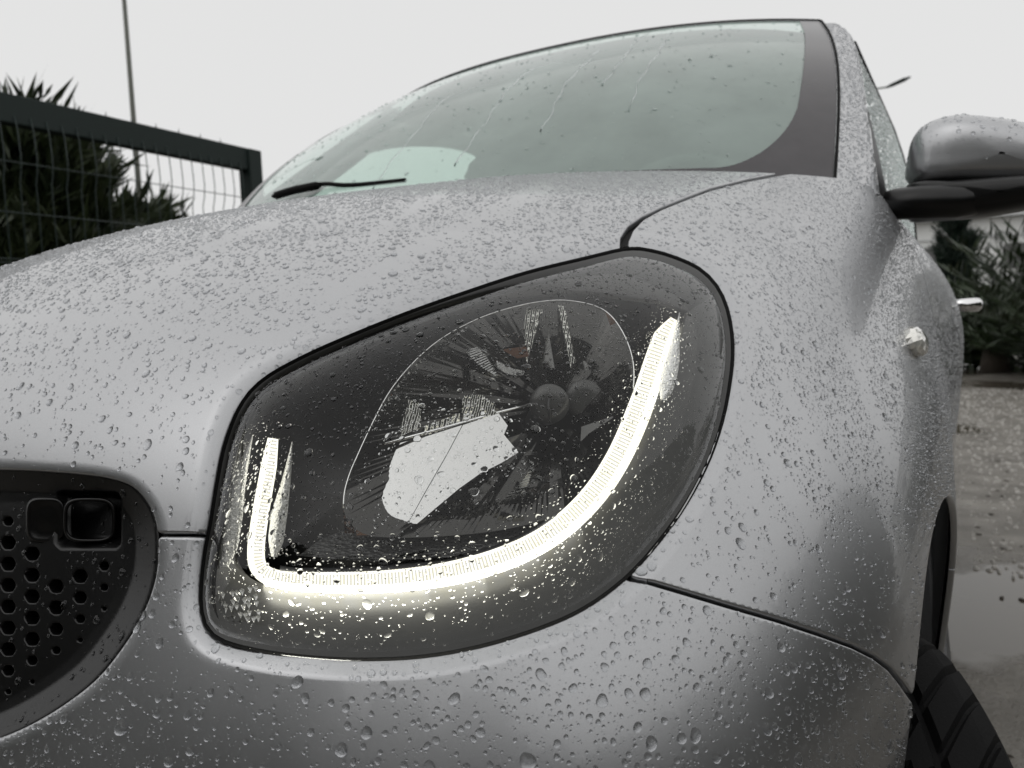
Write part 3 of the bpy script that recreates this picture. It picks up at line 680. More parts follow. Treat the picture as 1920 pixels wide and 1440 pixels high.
# far flank of the cabin with its window opening
FW_ = [(560,372),(600,335),(660,300),(720,281),(780,275),(840,278),(880,288),(898,302),(894,318),(870,330),(860,420),(560,420)]
yy, zz = np.meshgrid(np.linspace(.82, 2.35, 120), np.linspace(.6, 1.40, 80))
xx = -.655+.075*np.clip((zz-.95)/.43, 0, 1)**1.5
VF = np.stack([xx, yy, zz], -1).reshape(-1, 3); uF, vF, _ = proj(VF); ix = (np.arange(79)[:, None]*120+np.arange(119)[None]).ravel()
TFc = np.concatenate([np.stack([ix, ix+120, ix+121], 1), np.stack([ix, ix+121, ix+1], 1)])
lead = (VF[:, 1]-.82)-(VF[:, 2]-.95)*1.45+.02                # keep the flank behind the raked pillar
Vc, Tk, _ = cut(VF, TFc, np.minimum(sdist(uF, vF, csmooth(FW_, 4, True))*.002, lead)); Vc, Tk = compact(Vc, Tk); obj_np('door_lining', Vc, Tk, MT['headliner'], car)
Vc, Tk, _ = cut(VF-np.array([.004, 0, 0]), TFc, np.minimum(-sdist(uF, vF, csmooth(FW_, 4, True))*.002+.02, lead)); Vc, Tk = compact(Vc, Tk); obj_np('side_window', Vc, Tk, MT['side_glass_far'], car)
MB().grid([[(x, .74+.10*abs(x/.6)**2, .965-.01*abs(x/.6)) for x in np.linspace(-.6, .6, 13)], [(x, .95, .985-.02*abs(x/.6)) for x in np.linspace(-.6, .6, 13)], [(x, 1.08, .95) for x in np.linspace(-.6, .6, 13)], [(x, 1.12, .6) for x in np.linspace(-.6, .6, 13)]]).build('dashboard', MT['interior'], car, smooth=True)
MB().grid([[(.55*a, 1.33+.1*a*a, 1.36) for a in np.linspace(-1, 1, 9)], [(.58*a, 1.8, 1.41) for a in np.linspace(-1, 1, 9)], [(.58*a, 2.35, 1.37) for a in np.linspace(-1, 1, 9)]]).build('headliner', MT['headliner'], car, smooth=True)
MB().grid([[(x, 2.36, z) for x in (-.65, .65)] for z in (.5, .92)]).build('rear_bulkhead', MT['interior'], car)
MB().grid([[(x, 2.34, z) for x in (-.60, .60)] for z in (1.30, 1.40)]).build('rear_header', MT['interior'], car)
MB().grid([[(x, y, .18) for x in (-.72, .72)] for y in (.0, 2.6)]).build('floor_pan', MT['dark_body'], car)
for sx in (.33, -.33):
    st = MB().lathe([(.001, .34), (.10, .33), (.16, .28), (.20, .12), (.22, -.1), (.21, -.4), (.001, -.42)], (sx, 1.72, .98), (0, .18, 1), 24)
    st.v = [(sx+(p_[0]-sx)*1.05, 1.72+(p_[1]-1.72)*.45, p_[2]) for p_ in st.v]
    st.build('seat', MT['seat_fabric'], car, smooth=True)
stw = MB(); stw.tube([(.33+.17*math.cos(a), 1.12+.06*math.sin(a), .93+.16*math.sin(a)) for a in np.linspace(0, 2*math.pi, 33)], .014, 8); stw.build('steering_wheel', MT['interior'], car, smooth=True)
MB().box((0, 1.24, 1.315), (.10, .012, .03)).build('rear_view_mirror', MT['interior'], car, bevel=.008)
wb = [atY(512, 368, .80), atY(560, 352, .79), atY(605, 345, .785), atY(660, 347, .77), atY(760, 338, .76)]
wip = MB().tube(csmooth(wb, 5), .004, 8); wip.build('wiper', MT['rubber'], car, smooth=True)
MB().tube(csmooth([atY(514, 368, .795), atY(550, 357, .785), atY(600, 347, .78)], 5), [.004]+[.008]*9+[.004], 8).build('wiper', MT['rubber'], car, smooth=True)

# ------------------------------------------------------------------ door mirror
mirror = bpy.data.objects.new('door_mirror', None); link(mirror, car); mirror.location = -car.location
def dome(name, outl, Y0, depth, mat, parent, pw=.5, backd=.02):
    o_ = resamp(csmooth(outl, 5, True), 64, True); c_ = o_.mean(0)
    rows = [[atY(*(c_+(q-c_)*.97), Y0+backd) for q in o_]]
    for k in np.linspace(0, 1, 12):
        sc_ = math.cos(k*math.pi/2); rows.append([atY(*(c_+(q-c_)*max(sc_, .002)**.55), Y0)-np.array([0, depth*math.sin(k*math.pi/2)**1.0, 0]) for q in o_])
    b = MB().grid(rows, True); b.poly(rows[0][::-1]); return rows, b.build(name, mat, parent, smooth=True)
mrows, _ = dome('mirror_shell', [(1704,346),(1701,300),(1712,258),(1742,230),(1790,217),(1850,220),(1920,232),(2000,262),(2052,305),(2055,352),(1990,352),(1900,352),(1800,350)], 1.02, .045, MT['paint'], mirror)
dome('mirror_base', [(1700,348),(1780,341),(1920,330),(2050,326),(2052,350),(2000,378),(1920,396),(1830,410),(1750,415),(1700,412)], .995, .05, MT['black_plastic'], mirror)
MB().tube([atY(1640, 384, .97), atY(1680, 382, .955), atY(1720, 380, .95), atY(1790, 378, .96), atY(1900, 366, .99)], [.016, .0225, .024, .024, .020], 16).build('mirror_arm', MT['black_plastic'], mirror, smooth=True)
# indicator, handle
h = BASE.ray_cast(Vector(CAM), Vector(ray(1710, 643)/np.linalg.norm(ray(1710, 643))))
ip, inn = np.array(h[0]), np.array(h[1]); inn = inn if inn[0] > 0 else -inn
b = MB(); e1 = np.cross(inn, [0, 0, 1.0]); e1 /= np.linalg.norm(e1); e2 = np.cross(e1, inn)
rows = [[ip+inn*hh+r_*(.016*math.cos(q)*e1*1.7+.018*math.sin(q)*e2)*(1+.03*((k+i) % 2)) for k, q in enumerate(np.linspace(0, 2*math.pi, 18, endpoint=False))] for i, (r_, hh) in enumerate([(1, -.002), (1, .006), (.86, .011), (.55, .014), (.01, .015)])]
b.grid(rows, True).build('side_indicator', MT['indicator'], car)
MB().tube([(.80, 1.47, .79), (.838, 1.49, .79), (.845, 1.55, .79), (.838, 1.63, .79), (.80, 1.65, .79)], [.012, .014, .015, .014, .012], 14).build('door_handle', MT['chrome'], car, smooth=True)
MB().box((.765, 1.40, .215), (.022, .56, .075)).build('side_sill', MT['sill_plastic'], car, bevel=.02)

# ------------------------------------------------------------------ wheels
def wheel(ctr, ang):
    wroot = bpy.data.objects.new('wheel', None); link(wroot, car); wroot.location = -car.location
    ax = np.array([math.cos(ang), math.sin(ang), 0.0]); W_ = .083; Rr = .25
    prof = [(.155, -.068), (.165, -.078), (.20, -W_), (.227, -W_+.002), (.239, -.074), (.246, -.06)]+[(Rr-.0035*(a/.06)**2, a) for a in np.linspace(-.055, .055, 31)]+[(.246, .06), (.239, .074), (.227, W_-.002), (.20, W_), (.165, .078), (.155, .068)]
    n = 396; e = np.array([0, 0, 1.0]); g_ = np.cross(ax, e); rows = []
    for i, (r_, o_) in enumerate(prof):
        row = []
        for k in range(n):
            rr_ = r_
            if abs(o_) < .0765:
                kk = (k+(5 if o_ > 0 else 0)) % 11
                if kk < 2 and abs(o_) > .026: rr_ -= .006
                if kk < 2 and abs(o_) < .018: rr_ -= .005
                if .0195 < abs(o_) < .0260: rr_ -= .0075
            q = 2*math.pi*(k-350*min(abs(o_), .08))/n; row.append(ctr+ax*o_+rr_*(math.cos(q)*e+math.sin(q)*g_))
        rows.append(row)
    ty = MB().grid(rows, True).build('tyre', MT['rubber'], wroot, smooth=False)
    for sd_ in (-1, 1):
        for r_ in (.205, .19):
            MB().lathe([(r_-.0012, sd_*(W_-.001)), (r_, sd_*(W_+.0012)), (r_+.0012, sd_*(W_-.001))], ctr, ax, 96).build('sidewall_ring', MT['rubber'], ty, smooth=True)
    rimm = MB().lathe([(.155, .072), (.16, .06), (.145, .05), (.14, -.05), (.155, -.07)], ctr, ax, 64)
    rimm.lathe([(.001, .05), (.05, .05), (.055, .03), (.06, -.02), (.001, -.02)], ctr, ax, 32); rimm.build('rim', MT['alloy'], wroot, smooth=True)
    for k in range(8):
        q = 2*math.pi*k/8; dr_ = math.cos(q)*e+math.sin(q)*g_
        MB().tube([ctr+ax*.045+dr_*.05, ctr+ax*.055+dr_*.12, ctr+ax*.05+dr_*.145], [.016, .013, .016], 8).build('spoke', MT['alloy'], wroot, smooth=True)
wheel(WC, R(18)); wheel(np.array([.735, 2.33, .25]), 0.0); wheel(WC*np.array([-1, 1, 1]), R(18)); wheel(np.array([-.735, 2.33, .25]), 0.0)
for sg in (1, -1):
    for yc in (.50, 2.33):
        MB().grid([[(sg*x, yc+(RARCH+.004)*math.cos(q), .285+(RARCH+.004)*math.sin(q)) for q in np.linspace(-.6, math.pi+.6, 30)] for x in (.50, .60, .69)]).build('arch_liner', MT['dark_body'], car, smooth=True)
        MB().grid([[(sg*.50, yc+a, .2+b) for a in (-.12, .35)] for b in (0, .38)]).build('arch_liner', MT['dark_body'], car)
#%%PART4
# ------------------------------------------------------------------ fence
simple('fence_green', (.002, .011, .009), .7, bump=.1); simple('wire_green', (.02, .035, .032), .45)
simple('pole_steel', (.10, .105, .09), .5, .4); simple('wall_white', (.62, .63, .62), .8)
FX = -3.6; Y1 = 3.74; ZT = 2.02
fence = thing('mesh_fence', (FX, Y1, 0), 'dark green wire mesh fence with thick top rail beside the bonnet', 'fence')
MB().box((FX, -.2, ZT-.015), (.04, 4.0, .078)).build('top_rail', MT['fence_green'], fence, bevel=.006)
MB().box((FX, Y1+.02, ZT/2+.03), (.06, .06, ZT/2+.03)).build('post', MT['fence_green'], fence, bevel=.008)
MB().box((FX, 1.2, ZT/2-.03), (.03, .03, ZT/2-.03)).build('post', MT['fence_green'], fence, bevel=.006)
wm = MB().tube([(0, 0, 0), (0, 0, 1.62), (.02, 0, 1.68), (.03, 0, 1.76), (.02, 0, 1.90), (0, 0, 1.97)], .003, 6).build('wire', MT['wire_green'], fence, smooth=True)
wm.location = (FX+.04-FX, 3.62-Y1, 0)
yk = 3.62-.085
while yk > -1.2:
    o = wm.copy(); COL.objects.link(o); o.parent = fence; o.location = (.04, yk-Y1, 0); yk -= .085
wh = MB().tube([(0, -4.6, 0), (0, 0, 0)], .003, 6).build('wire', MT['wire_green'], fence, smooth=True); wh.location = (.045, 0, 1.72)
for z in (1.18, 1.20, 1.45, .95, .62, .30):
    o = wh.copy(); COL.objects.link(o); o.parent = fence; o.location = (.045, 0, z)
sp = MB().lathe([(.006, 0), (.004, .02), (.0005, .045)], (0, 0, 0), (0, 0, 1), 6).build('spike', MT['fence_green'], fence); sp.location = (0, 3.5-Y1, ZT+.055)
yk = 3.5-.17
while yk > .5:
    o = sp.copy(); COL.objects.link(o); o.parent = fence; o.location = (0, yk-Y1, ZT+.055); yk -= .17
# ------------------------------------------------------------------ lamp posts
pb = atD(262, 372, 15.0); pt = atD(240, 0, 15.0); tx = float(pb[0]); ty_ = float(pb[1])
def lamp_post(x, y, h, arm, label, r0=.06):
    t = thing('street_lamp', (x, y, 0), label, 'street lamp')
    MB().tube([(x, y, 0), (x, y, h*.5), (x, y, h)], [r0*1.25, r0, r0*.7], 12).build('pole', MT['pole_steel'], t, smooth=True)
    a = np.array(arm, float); e = np.array([x, y, h])+a
    MB().tube([(x, y, h-.05), np.array([x, y, h])+a*.5+np.array([0, 0, .12]), e], [.035, .03, .03], 8).build('arm', MT['pole_steel'], t, smooth=True)
    d = a/np.linalg.norm(a)
    MB().tube([e-d*.05, e+d*.15, e+d*.55, e+d*.75], [.05, .11, .12, .04], 10, flat=.5).build('lamp_head', MT['fence_green'], t, smooth=True)
lamp_post(tx, ty_, 9.0, (.9, -1.0, .15), 'thin tall grey lamp pole rising behind the mesh fence', .05)
q = atD(1640, 166, 26.0); lamp_post(float(q[0])-.35, float(q[1]), float(q[2])-.25, (.75, -.2, .18), 'small street lamp head peeking out beside the side window', .06)
# ------------------------------------------------------------------ plants
def leafmat(name, dark, light):
    m = Mat(name); p = m.pr(Base_Color=m.ramp(m.noise(3.5, 4), [(.3, dark), (.7, light)]), Roughness=.5); MT[name] = m.m; return m.m
leafmat('conifer', (.010, .020, .007), (.035, .050, .016)); leafmat('cycad', (.008, .016, .006), (.030, .052, .016)); leafmat('cypress', (.006, .015, .010), (.014, .03, .018))
simple('bark', (.05, .04, .03), .9)
def blades(rng, base, dirs, length, width, droop=0.0):
    """flat tapering leaves: base points, directions"""
    n = len(base); d = dirs/np.linalg.norm(dirs, axis=1, keepdims=True)
    s = np.cross(d, rng.normal(size=(n, 3))); s /= np.linalg.norm(s, axis=1, keepdims=True)+1e-9
    L = length*rng.uniform(.6, 1.3, n)[:, None]; W_ = width*rng.uniform(.6, 1.3, n)[:, None]
    mid = base+d*L*.5+s*0; tip = base+d*L; tip[:, 2] -= droop*L[:, 0]
    V = np.stack([base, mid+s*W_, tip, mid-s*W_], 1).reshape(-1, 3); i = np.arange(n)*4
    T = np.concatenate([np.stack([i, i+1, i+2], 1), np.stack([i, i+2, i+3], 1)]); return V, T
def merge(parts):
    V = []; T = []; k = 0
    for a, b in parts: V.append(a); T.append(b+k); k += len(a)
    return np.vstack(V), np.vstack(T)
def conifer(x, y, h, r, label, seed, n_br=150, name='conifer_tree', mat='conifer', lean=(0, 0), group=None):
    rng = np.random.default_rng(seed); t = thing(name, (x, y, 0), label, 'tree', group); parts = []
    tr = MB().tube([(x, y, 0), (x+lean[0]*.4, y+lean[1]*.4, h*.5), (x+lean[0], y+lean[1], h*.95)], [.09, .06, .015], 8)
    for k in range(n_br):
        f = rng.uniform(.04, 1)**.8; z = h*f; a = rng.uniform(0, 2*math.pi); rr_ = r*(1-f*.72)*rng.uniform(.7, 1.15)
        b0 = np.array([x+lean[0]*f, y+lean[1]*f, z*.93]); d = np.array([math.cos(a), math.sin(a), rng.uniform(.5, 1.3)]); d /= np.linalg.norm(d)
        L = rr_*rng.uniform(.9, 1.5); m_ = 26; tt = rng.uniform(.15, 1, m_); base = b0+d*L*tt[:, None]+rng.normal(0, .05, (m_, 3))*r
        dirs = d+rng.normal(0, .42, (m_, 3))+np.array([0, 0, .25])
        for _ in range(1):
            parts.append(blades(rng, base, dirs, .26*r, .018*r)); sub = np.repeat(base, 5, 0)+rng.normal(0, .03*r, (m_*5, 3))
            parts.append(blades(rng, sub, np.repeat(dirs, 5, 0)+rng.normal(0, .28, (m_*5, 3)), .15*r, .010*r))
        if k % 6 == 0: tr.tube([b0, b0+d*L*.8], [.018, .005], 5)
    V, T = merge(parts); tr.build('trunk', MT['bark'], t, smooth=True); obj_np('crown', V, T, MT[mat], t, smooth=False); return t
conifer(-4.8, 2.75, 2.12, 1.12, 'bushy dark green conifer pressed against the far side of the fence', 3, 300)
conifer(-4.9, 1.55, 2.22, 1.0, 'taller dark conifer at the left edge behind the fence rail', 4, 300)
conifer(-5.6, 4.15, 1.75, 1.0, 'low spreading conifer behind the open wire of the fence', 5, 200)
conifer(-5.2, .35, 2.2, 1.1, 'dark conifer beyond the left edge of the view, behind the fence', 6, 120)
def cycad(x, y, h, label, seed, nf=46):
    rng = np.random.default_rng(seed); t = thing('cycad', (x, y, 0), label, 'plant', 'spiky cycads along the yard edge'); parts = []
    for k in range(nf):
        a = rng.uniform(0, 2*math.pi); el = rng.uniform(.15, 1.35); L = h*rng.uniform(.8, 1.15); m_ = 34; s = np.linspace(.08, 1, m_)
        d = np.array([math.cos(a)*math.cos(el), math.sin(a)*math.cos(el), math.sin(el)])
        sp_ = np.array([x, y, h*.18])+d*L*s[:, None]; sp_[:, 2] -= .35*L*s**2*math.cos(el)*.9
        sd_ = np.cross(d, [0, 0, 1.0]); sd_ /= np.linalg.norm(sd_)
        for sg in (-1, 1): parts.append(blades(rng, sp_, np.tile(d*.7+sg*sd_+np.array([0, 0, .25]), (m_, 1))+rng.normal(0, .1, (m_, 3)), .30*h*.55, .009*h))
    V, T = merge(parts); obj_np('fronds', V, T, MT['cycad'], t, smooth=False)
    MB().tube([(x, y, 0), (x, y, h*.22)], [.13*h, .10*h], 10).build('trunk', MT['bark'], t, smooth=True)
cycad(1.95, 8.3, 1.5, 'spiky cycad at the right edge, nearest to the puddle', 21); cycad(1.5, 9.4, 1.15, 'small spiky cycad just behind the door handle', 22); cycad(3.3, 8.6, 1.8, 'large spiky cycad furthest right in the plant row', 23, 44)
def shrub_mass(name, box, n, mat, label, seed, size=.16, cat='hedge'):
    rng = np.random.default_rng(seed); (x0, x1), (y0, y1), (z0, z1) = box
    P = np.stack([rng.uniform(x0, x1, n), rng.uniform(y0, y1, n), z0+(z1-z0)*rng.uniform(0, 1, n)**.8], 1)
    top_ = z1*(.78+.22*np.sin(P[:, 0]*2.1+seed)*np.sin(P[:, 0]*.83+1)); P = P[P[:, 2] < top_]
    V, T = blades(rng, P, rng.normal(0, 1, P.shape)+np.array([0, 0, .6]), size, size*.22)
    obj_np(name, V, T, MT[mat], None, False, label=label, cat=cat, kind='stuff')
shrub_mass('unseen_hedge', ((-14, 8), (-8.4, -7.0), (0, 4.8)), 45000, 'conifer', 'tall dark evergreen hedge out of view behind the camera, darkening the car front', 33, .5)  # out of view; follows trees reflected in the lens, sized to darken the front
shrub_mass('unseen_hedge', ((7.0, 8.2), (-8.0, 7.0), (0, 4.0)), 35000, 'conifer', 'unseen evergreen hedge added at the right to darken reflections in the wing', 34, .5)  # unseen hedge, added only to darken what the fender reflects
shrub_mass('hedge', ((1.0, 7.5), (9.6, 10.8), (0, .95)), 24000, 'cycad', 'dark leafy hedge low behind the cycads', 31)
conifer(1.36, 16.0, 2.75, .62, 'dense dark cypress rising under the door mirror', 8, 240, 'cypress_tree', 'cypress')
# ------------------------------------------------------------------ far building
bld = thing('warehouse', (14, 46, 0), 'long pale building far behind the cypress', 'building')
MB().box((16, 48, 2.4), (22, 4, 2.4)).build('wall', MT['wall_white'], bld)
MB().box((16, 47.9, 4.95), (22.4, 4.4, .14)).build('roof', MT['headliner'], bld)
for k in range(9): MB().box((-3.5+k*4.6, 43.96, 2.9), (1.2, .05, .6)).build('window', MT['interior'], bld)
for z in (1.4, 3.9): MB().box((16, 43.97, z), (22, .04, .05)).build('wall_band', MT['headliner'], bld)
# ------------------------------------------------------------------ litter on the wet ground
simple('litter', (.035, .028, .02), .8); simple('gravel', (.40, .385, .36), .8, var=.35, scale=60)
rg2 = np.random.default_rng(5)
def drop_tris(M_, nk):
    f = []
    for r_ in range(nk-1):
        for j in range(M_):
            k = (j+1) % M_; a, b, c, d = r_*M_+j, r_*M_+k, (r_+1)*M_+k, (r_+1)*M_+j; f += [(a, b, c), (a, c, d)]
    o_ = (nk-1)*M_; f += [(o_+j, o_+(j+1) % M_, nk*M_) for j in range(M_)]
    return np.array(f)
def chips(name, n, box, r0, r1, mat, label, cat, hz):
    x = rg2.uniform(*box[0], n); y = rg2.uniform(*box[1], n); r = rg2.uniform(r0, r1, n)**1.0; M_ = 7; th = np.linspace(0, 2*math.pi, M_, endpoint=False)
    rad = r[:, None]*rg2.uniform(.55, 1.15, (n, M_)); a = rg2.uniform(0, 6.28, n)[:, None]; st = rg2.uniform(.45, 1, n)[:, None]
    px, py = rad*np.cos(th), rad*np.sin(th)*st; X = x[:, None]+px*np.cos(a)-py*np.sin(a); Yy = y[:, None]+px*np.sin(a)+py*np.cos(a)
    lo = np.stack([X, Yy, np.full_like(X, -.001)], -1); hi = np.stack([x[:, None]+(X-x[:, None])*.7, y[:, None]+(Yy-y[:, None])*.7, np.repeat((r*hz*rg2.uniform(.6, 1.2, n))[:, None], M_, 1)*rg2.uniform(.7, 1.2, (n, M_))], -1)
    ap = np.stack([x, y, r*hz*1.1], -1)[:, None]; V = np.concatenate([lo, hi, ap], 1); t = drop_tris(M_, 2); T = (t[None]+(np.arange(n)*(2*M_+1))[:, None, None]).reshape(-1, 3)
    obj_np(name, V.reshape(-1, 3), T, MT[mat], None, False, label=label, cat=cat, kind='stuff')
chips('gravel', 6000, ((.9, 3.2), (2.2, 7.6)), .004, .013, 'gravel', 'loose grey gravel scattered over the wet yard', 'gravel', .7)
chips('leaf_litter', 170, ((.85, 2.2), (1.0, 5.0)), .006, .018, 'litter', 'dark bits of fallen leaves on the wet ground', 'leaf litter', .25)
# ------------------------------------------------------------------ rain drops
def drop_shapes(n, M_, K_, rng, sag):
    """unit drops: rings of M_ points at the K_ radii, then the apex"""
    th = np.linspace(0, 2*math.pi, M_, endpoint=False)
    a2, a3 = rng.normal(0, .07, n)[:, None], rng.normal(0, .055, n)[:, None]; p2, p3 = rng.uniform(0, 6.28, (2, n, 1))
    rad = 1+a2*np.cos(2*th+p2)+a3*np.cos(3*th+p3)+.06*rng.normal(0, 1, (n, 1))*np.cos(th)
    out = []
    for k in K_:
        hgt = (1-k**2.6)**.58; out.append(np.stack([rad*np.cos(th)*k, rad*np.sin(th)*k+sag[:, None]*hgt*-.28, np.full((n, M_), hgt)], -1))
    apex = np.zeros((n, 1, 3)); apex[:, 0, 2] = 1; apex[:, 0, 1] = -.28*sag
    return np.concatenate(out+[apex], 1)
def scatter(V, T, per_cm2, med, sig, rmax, rng, margin=330, face=.02, dens=None):
    P = V[T]; n = np.cross(P[:, 1]-P[:, 0], P[:, 2]-P[:, 0]); A = np.linalg.norm(n, axis=1)/2; n = n/(2*A[:, None]+1e-20)
    c = P.mean(1); u, v, z = proj(c); vd = CAM-c; vd /= np.linalg.norm(vd, axis=1, keepdims=True)
    ok = (z > .05) & (u > -margin) & (u < 1920+margin) & (v > -margin) & (v < 1440+margin) & ((n*vd).sum(1) > face)
    wgt = A*ok
    wgt = wgt*np.where((u > -40) & (u < 1960) & (v > -40) & (v < 1480), 1, .14)
    if dens is not None: wgt = wgt*dens(c, u, v)
    tot = wgt.sum(); N = int(tot*1e4*per_cm2)
    if N == 0: return None
    idx = np.searchsorted(np.cumsum(wgt), rng.uniform(0, tot, N)); idx = np.clip(idx, 0, len(T)-1)
    r1 = np.sqrt(rng.uniform(0, 1, N)); r2 = rng.uniform(0, 1, N)
    p = P[idx, 0]*(1-r1)[:, None]+P[idx, 1]*(r1*(1-r2))[:, None]+P[idx, 2]*(r1*r2)[:, None]
    rad = np.clip(med*np.exp(rng.normal(0, sig, N)), .00028, rmax)
    return p, n[idx], rad
def thin_out(p, n, rad, pid):
    """drops that touch run together: drop the smaller one"""
    o_ = np.argsort(-rad); cell = .006; grid = {}; keep = np.zeros(len(p), bool); kc = np.floor(p/cell).astype(int)
    for i in o_:
        kx, ky, kz = kc[i]; ok = True; pi = p[i]; ri = rad[i]
        for a in (-1, 0, 1):
            for b in (-1, 0, 1):
                for c in (-1, 0, 1):
                    for (q, rq) in grid.get((kx+a, ky+b, kz+c), ()):
                        dx = pi[0]-q[0]; dy = pi[1]-q[1]; dz = pi[2]-q[2]; s = (ri+rq)*1.08
                        if dx*dx+dy*dy+dz*dz < s*s: ok = False; break
                    if not ok: break
                if not ok: break
            if not ok: break
        if ok: keep[i] = True; grid.setdefault((kx, ky, kz), []).append((tuple(pi), ri))
    return p[keep], n[keep], rad[keep], pid[keep]
def frames(n, rng, tw=.5):
    dn = np.array([0, 0, -1.0]); t = dn-n*(n @ dn)[:, None]; st = np.linalg.norm(t, axis=1); t = np.where(st[:, None] > .05, t/(st[:, None]+1e-9), np.array([0, -1.0, 0]))
    a = rng.normal(0, tw, len(n))[:, None]; t = t*np.cos(a)+np.cross(n, t)*np.sin(a); y = -t; x = np.cross(y, n); x /= np.linalg.norm(x, axis=1, keepdims=True); y = np.cross(n, x)
    return x, y, st
def soup(p, n, rad, rng, flat=(.42, .66), big=.0011):
    parts = []
    for sel, M_, K_ in ((rad >= big, 10, (1, .88, .55)), (rad < big, 6, (1, .66))):
        if not sel.any(): continue
        pp, nn_, rr_ = p[sel], n[sel], rad[sel]; x, y, st = frames(nn_, rng); k = len(pp)
        D = drop_shapes(k, M_, K_, rng, st); el = 1+rng.uniform(-.05, .35, k)*st; hh = rng.uniform(flat[0], flat[1], k)
        W_ = pp[:, None]+(x[:, None]*D[..., :1]+y[:, None]*D[..., 1:2]*el[:, None, None]+nn_[:, None]*D[..., 2:3]*hh[:, None, None])*rr_[:, None, None]-nn_[:, None]*(.00003)
        t = drop_tris(M_, len(K_)); m_ = D.shape[1]
        parts.append((W_.reshape(-1, 3), (t[None]+(np.arange(k)*m_)[:, None, None]).reshape(-1, 3)))
    return merge(parts)
rg_ = np.random.default_rng(99)
pil = np.array(pl_rows); npr = pil.shape[1]; ix = (np.arange(len(pil)-1)[:, None]*npr+np.arange(npr-1)[None]).ravel()
def gridtri(n2, n1, flip=False):
    ix = (np.arange(n2-1)[:, None]*n1+np.arange(n1-1)[None]).ravel(); t = np.concatenate([np.stack([ix, ix+n1, ix+n1+1], 1), np.stack([ix, ix+n1+1, ix+1], 1)]); return t[:, ::-1] if flip else t
def facing(V, T):
    P = V[T]; n = np.cross(P[:, 1]-P[:, 0], P[:, 2]-P[:, 0]); s = ((CAM-P.mean(1))*n).sum(1) < 0; T = T.copy(); T[s] = T[s][:, ::-1]; return V, T
P_pil = facing(pil.reshape(-1, 3), gridtri(len(pil), npr))
gw_ = np.array(gl_rows); P_sw = facing(gw_.reshape(-1, 3), gridtri(*gw_.shape[:2]))
gwn = np.array(gw); P_wsn = facing(gwn.reshape(-1, 3), gridtri(*gwn.shape[:2]))
mr = np.array(mrows); P_mir = facing(mr.reshape(-1, 3), gridtri(*mr.shape[:2]))
patch = lambda sc_, lo, hi: (lambda c, u, v: lo+(hi-lo)*(.5+.5*np.sin(c[:, 0]*sc_+1.3*np.sin(c[:, 2]*sc_*1.4))*np.sin(c[:, 1]*sc_*.8+c[:, 2]*sc_+.7)))
def trails(u, v):
    """bare tracks where water has run off and taken the beads with it"""
    f = np.ones_like(u)
    for pts, wd in (([(1400, 770), (1450, 870), (1540, 1010), (1640, 1150), (1690, 1230)], 13), ([(1470, 720), (1540, 850), (1640, 1000), (1700, 1090)], 11), ([(1395, 880), (1440, 980), (1500, 1075)], 9), ([(1590, 640), (1650, 800), (1700, 930)], 10),
                    ([(610, 560), (760, 480), (900, 410), (1020, 352)], 13), ([(-40, 596), (120, 598), (280, 600)], 9), ([(400, 620), (450, 640), (540, 628), (640, 585)], 9), ([(700, 440), (770, 395), (830, 362)], 8), ([(250, 560), (380, 470), (520, 415)], 8)):
        p_ = resamp(csmooth(pts, 4), 40); d = np.full(u.shape, 1e9)
        for a, b in p_: d = np.minimum(d, np.hypot(u-a, v-b))
        f = np.minimum(f, np.clip((d-wd*.6)/wd, .12, 1))
    return f
sets = {
 'paint': [scatter(*P_hood, 8.5, .00072, .48, .0030, rg_, dens=lambda c, u, v: np.clip((900-v)/420, .28, 1)*patch(23, .7, 1.2)(c, u, v)*trails(u, v)), scatter(*P_hood, .8, .0016, .30, .0042, rg_, dens=lambda c, u, v: np.clip((950-v)/500, .3, 1)*trails(u, v)),
           scatter(*P_fend, 12.5, .00062, .45, .0026, rg_, dens=lambda c, u, v: np.clip((u-1250)/260, .35, 1.3)*np.clip((1350-v)/600, .45, 1)*patch(19, .6, 1.25)(c, u, v)*trails(u, v)), scatter(*P_fend, .8, .0015, .35, .0038, rg_, dens=lambda c, u, v: np.clip((1720-u)/350, .15, 1)*trails(u, v)),
           scatter(*P_bump, 8.5, .00058, .55, .0030, rg_, dens=patch(17, .6, 1.3)), scatter(*P_bump, .75, .0015, .38, .0044, rg_, dens=lambda c, u, v: np.clip((u-150)/500, .35, 1.3)),
           scatter(*P_door, 4, .0009, .4, .002, rg_), scatter(*P_pil, 5.0, .0014, .4, .0032, rg_), scatter(*P_mir, 1.6, .0012, .5, .0034, rg_, dens=lambda c, u, v: np.clip((300-v)/80, .25, 1)), scatter(*P_sw, 1.6, .0022, .4, .004, rg_, face=.01)],
 'lens': [scatter(*P_lens, 11, .00042, .50, .0020, rg_, dens=lambda c, u, v: patch(31, .5, 1.4)(c, u, v)*np.clip((1180-v)/110, .3, 1)), scatter(*P_lens, .5, .0012, .40, .0030, rg_)],
 'windscreen': [scatter(*P_wsn, .10, .0016, .45, .004, rg_, face=.01)],
 'grille': [scatter(*P_gr, 1.6, .0007, .55, .0026, rg_)],
}
PANELS = {'paint': ['bonnet', 'bonnet', 'fender', 'fender', 'bumper', 'bumper', 'door', 'pillar', 'mirror', 'side window'], 'lens': ['lens', 'lens'], 'windscreen': ['windscreen'], 'grille': ['grille']}
allp = {}
for k, v in sets.items():
    z = [np.concatenate(q_) for q_ in zip(*[s_ for s_ in v if s_ is not None])]; pid = np.concatenate([np.full(len(s_[2]), i) for i, s_ in enumerate(v) if s_ is not None])
    allp[k] = thin_out(*z, pid)
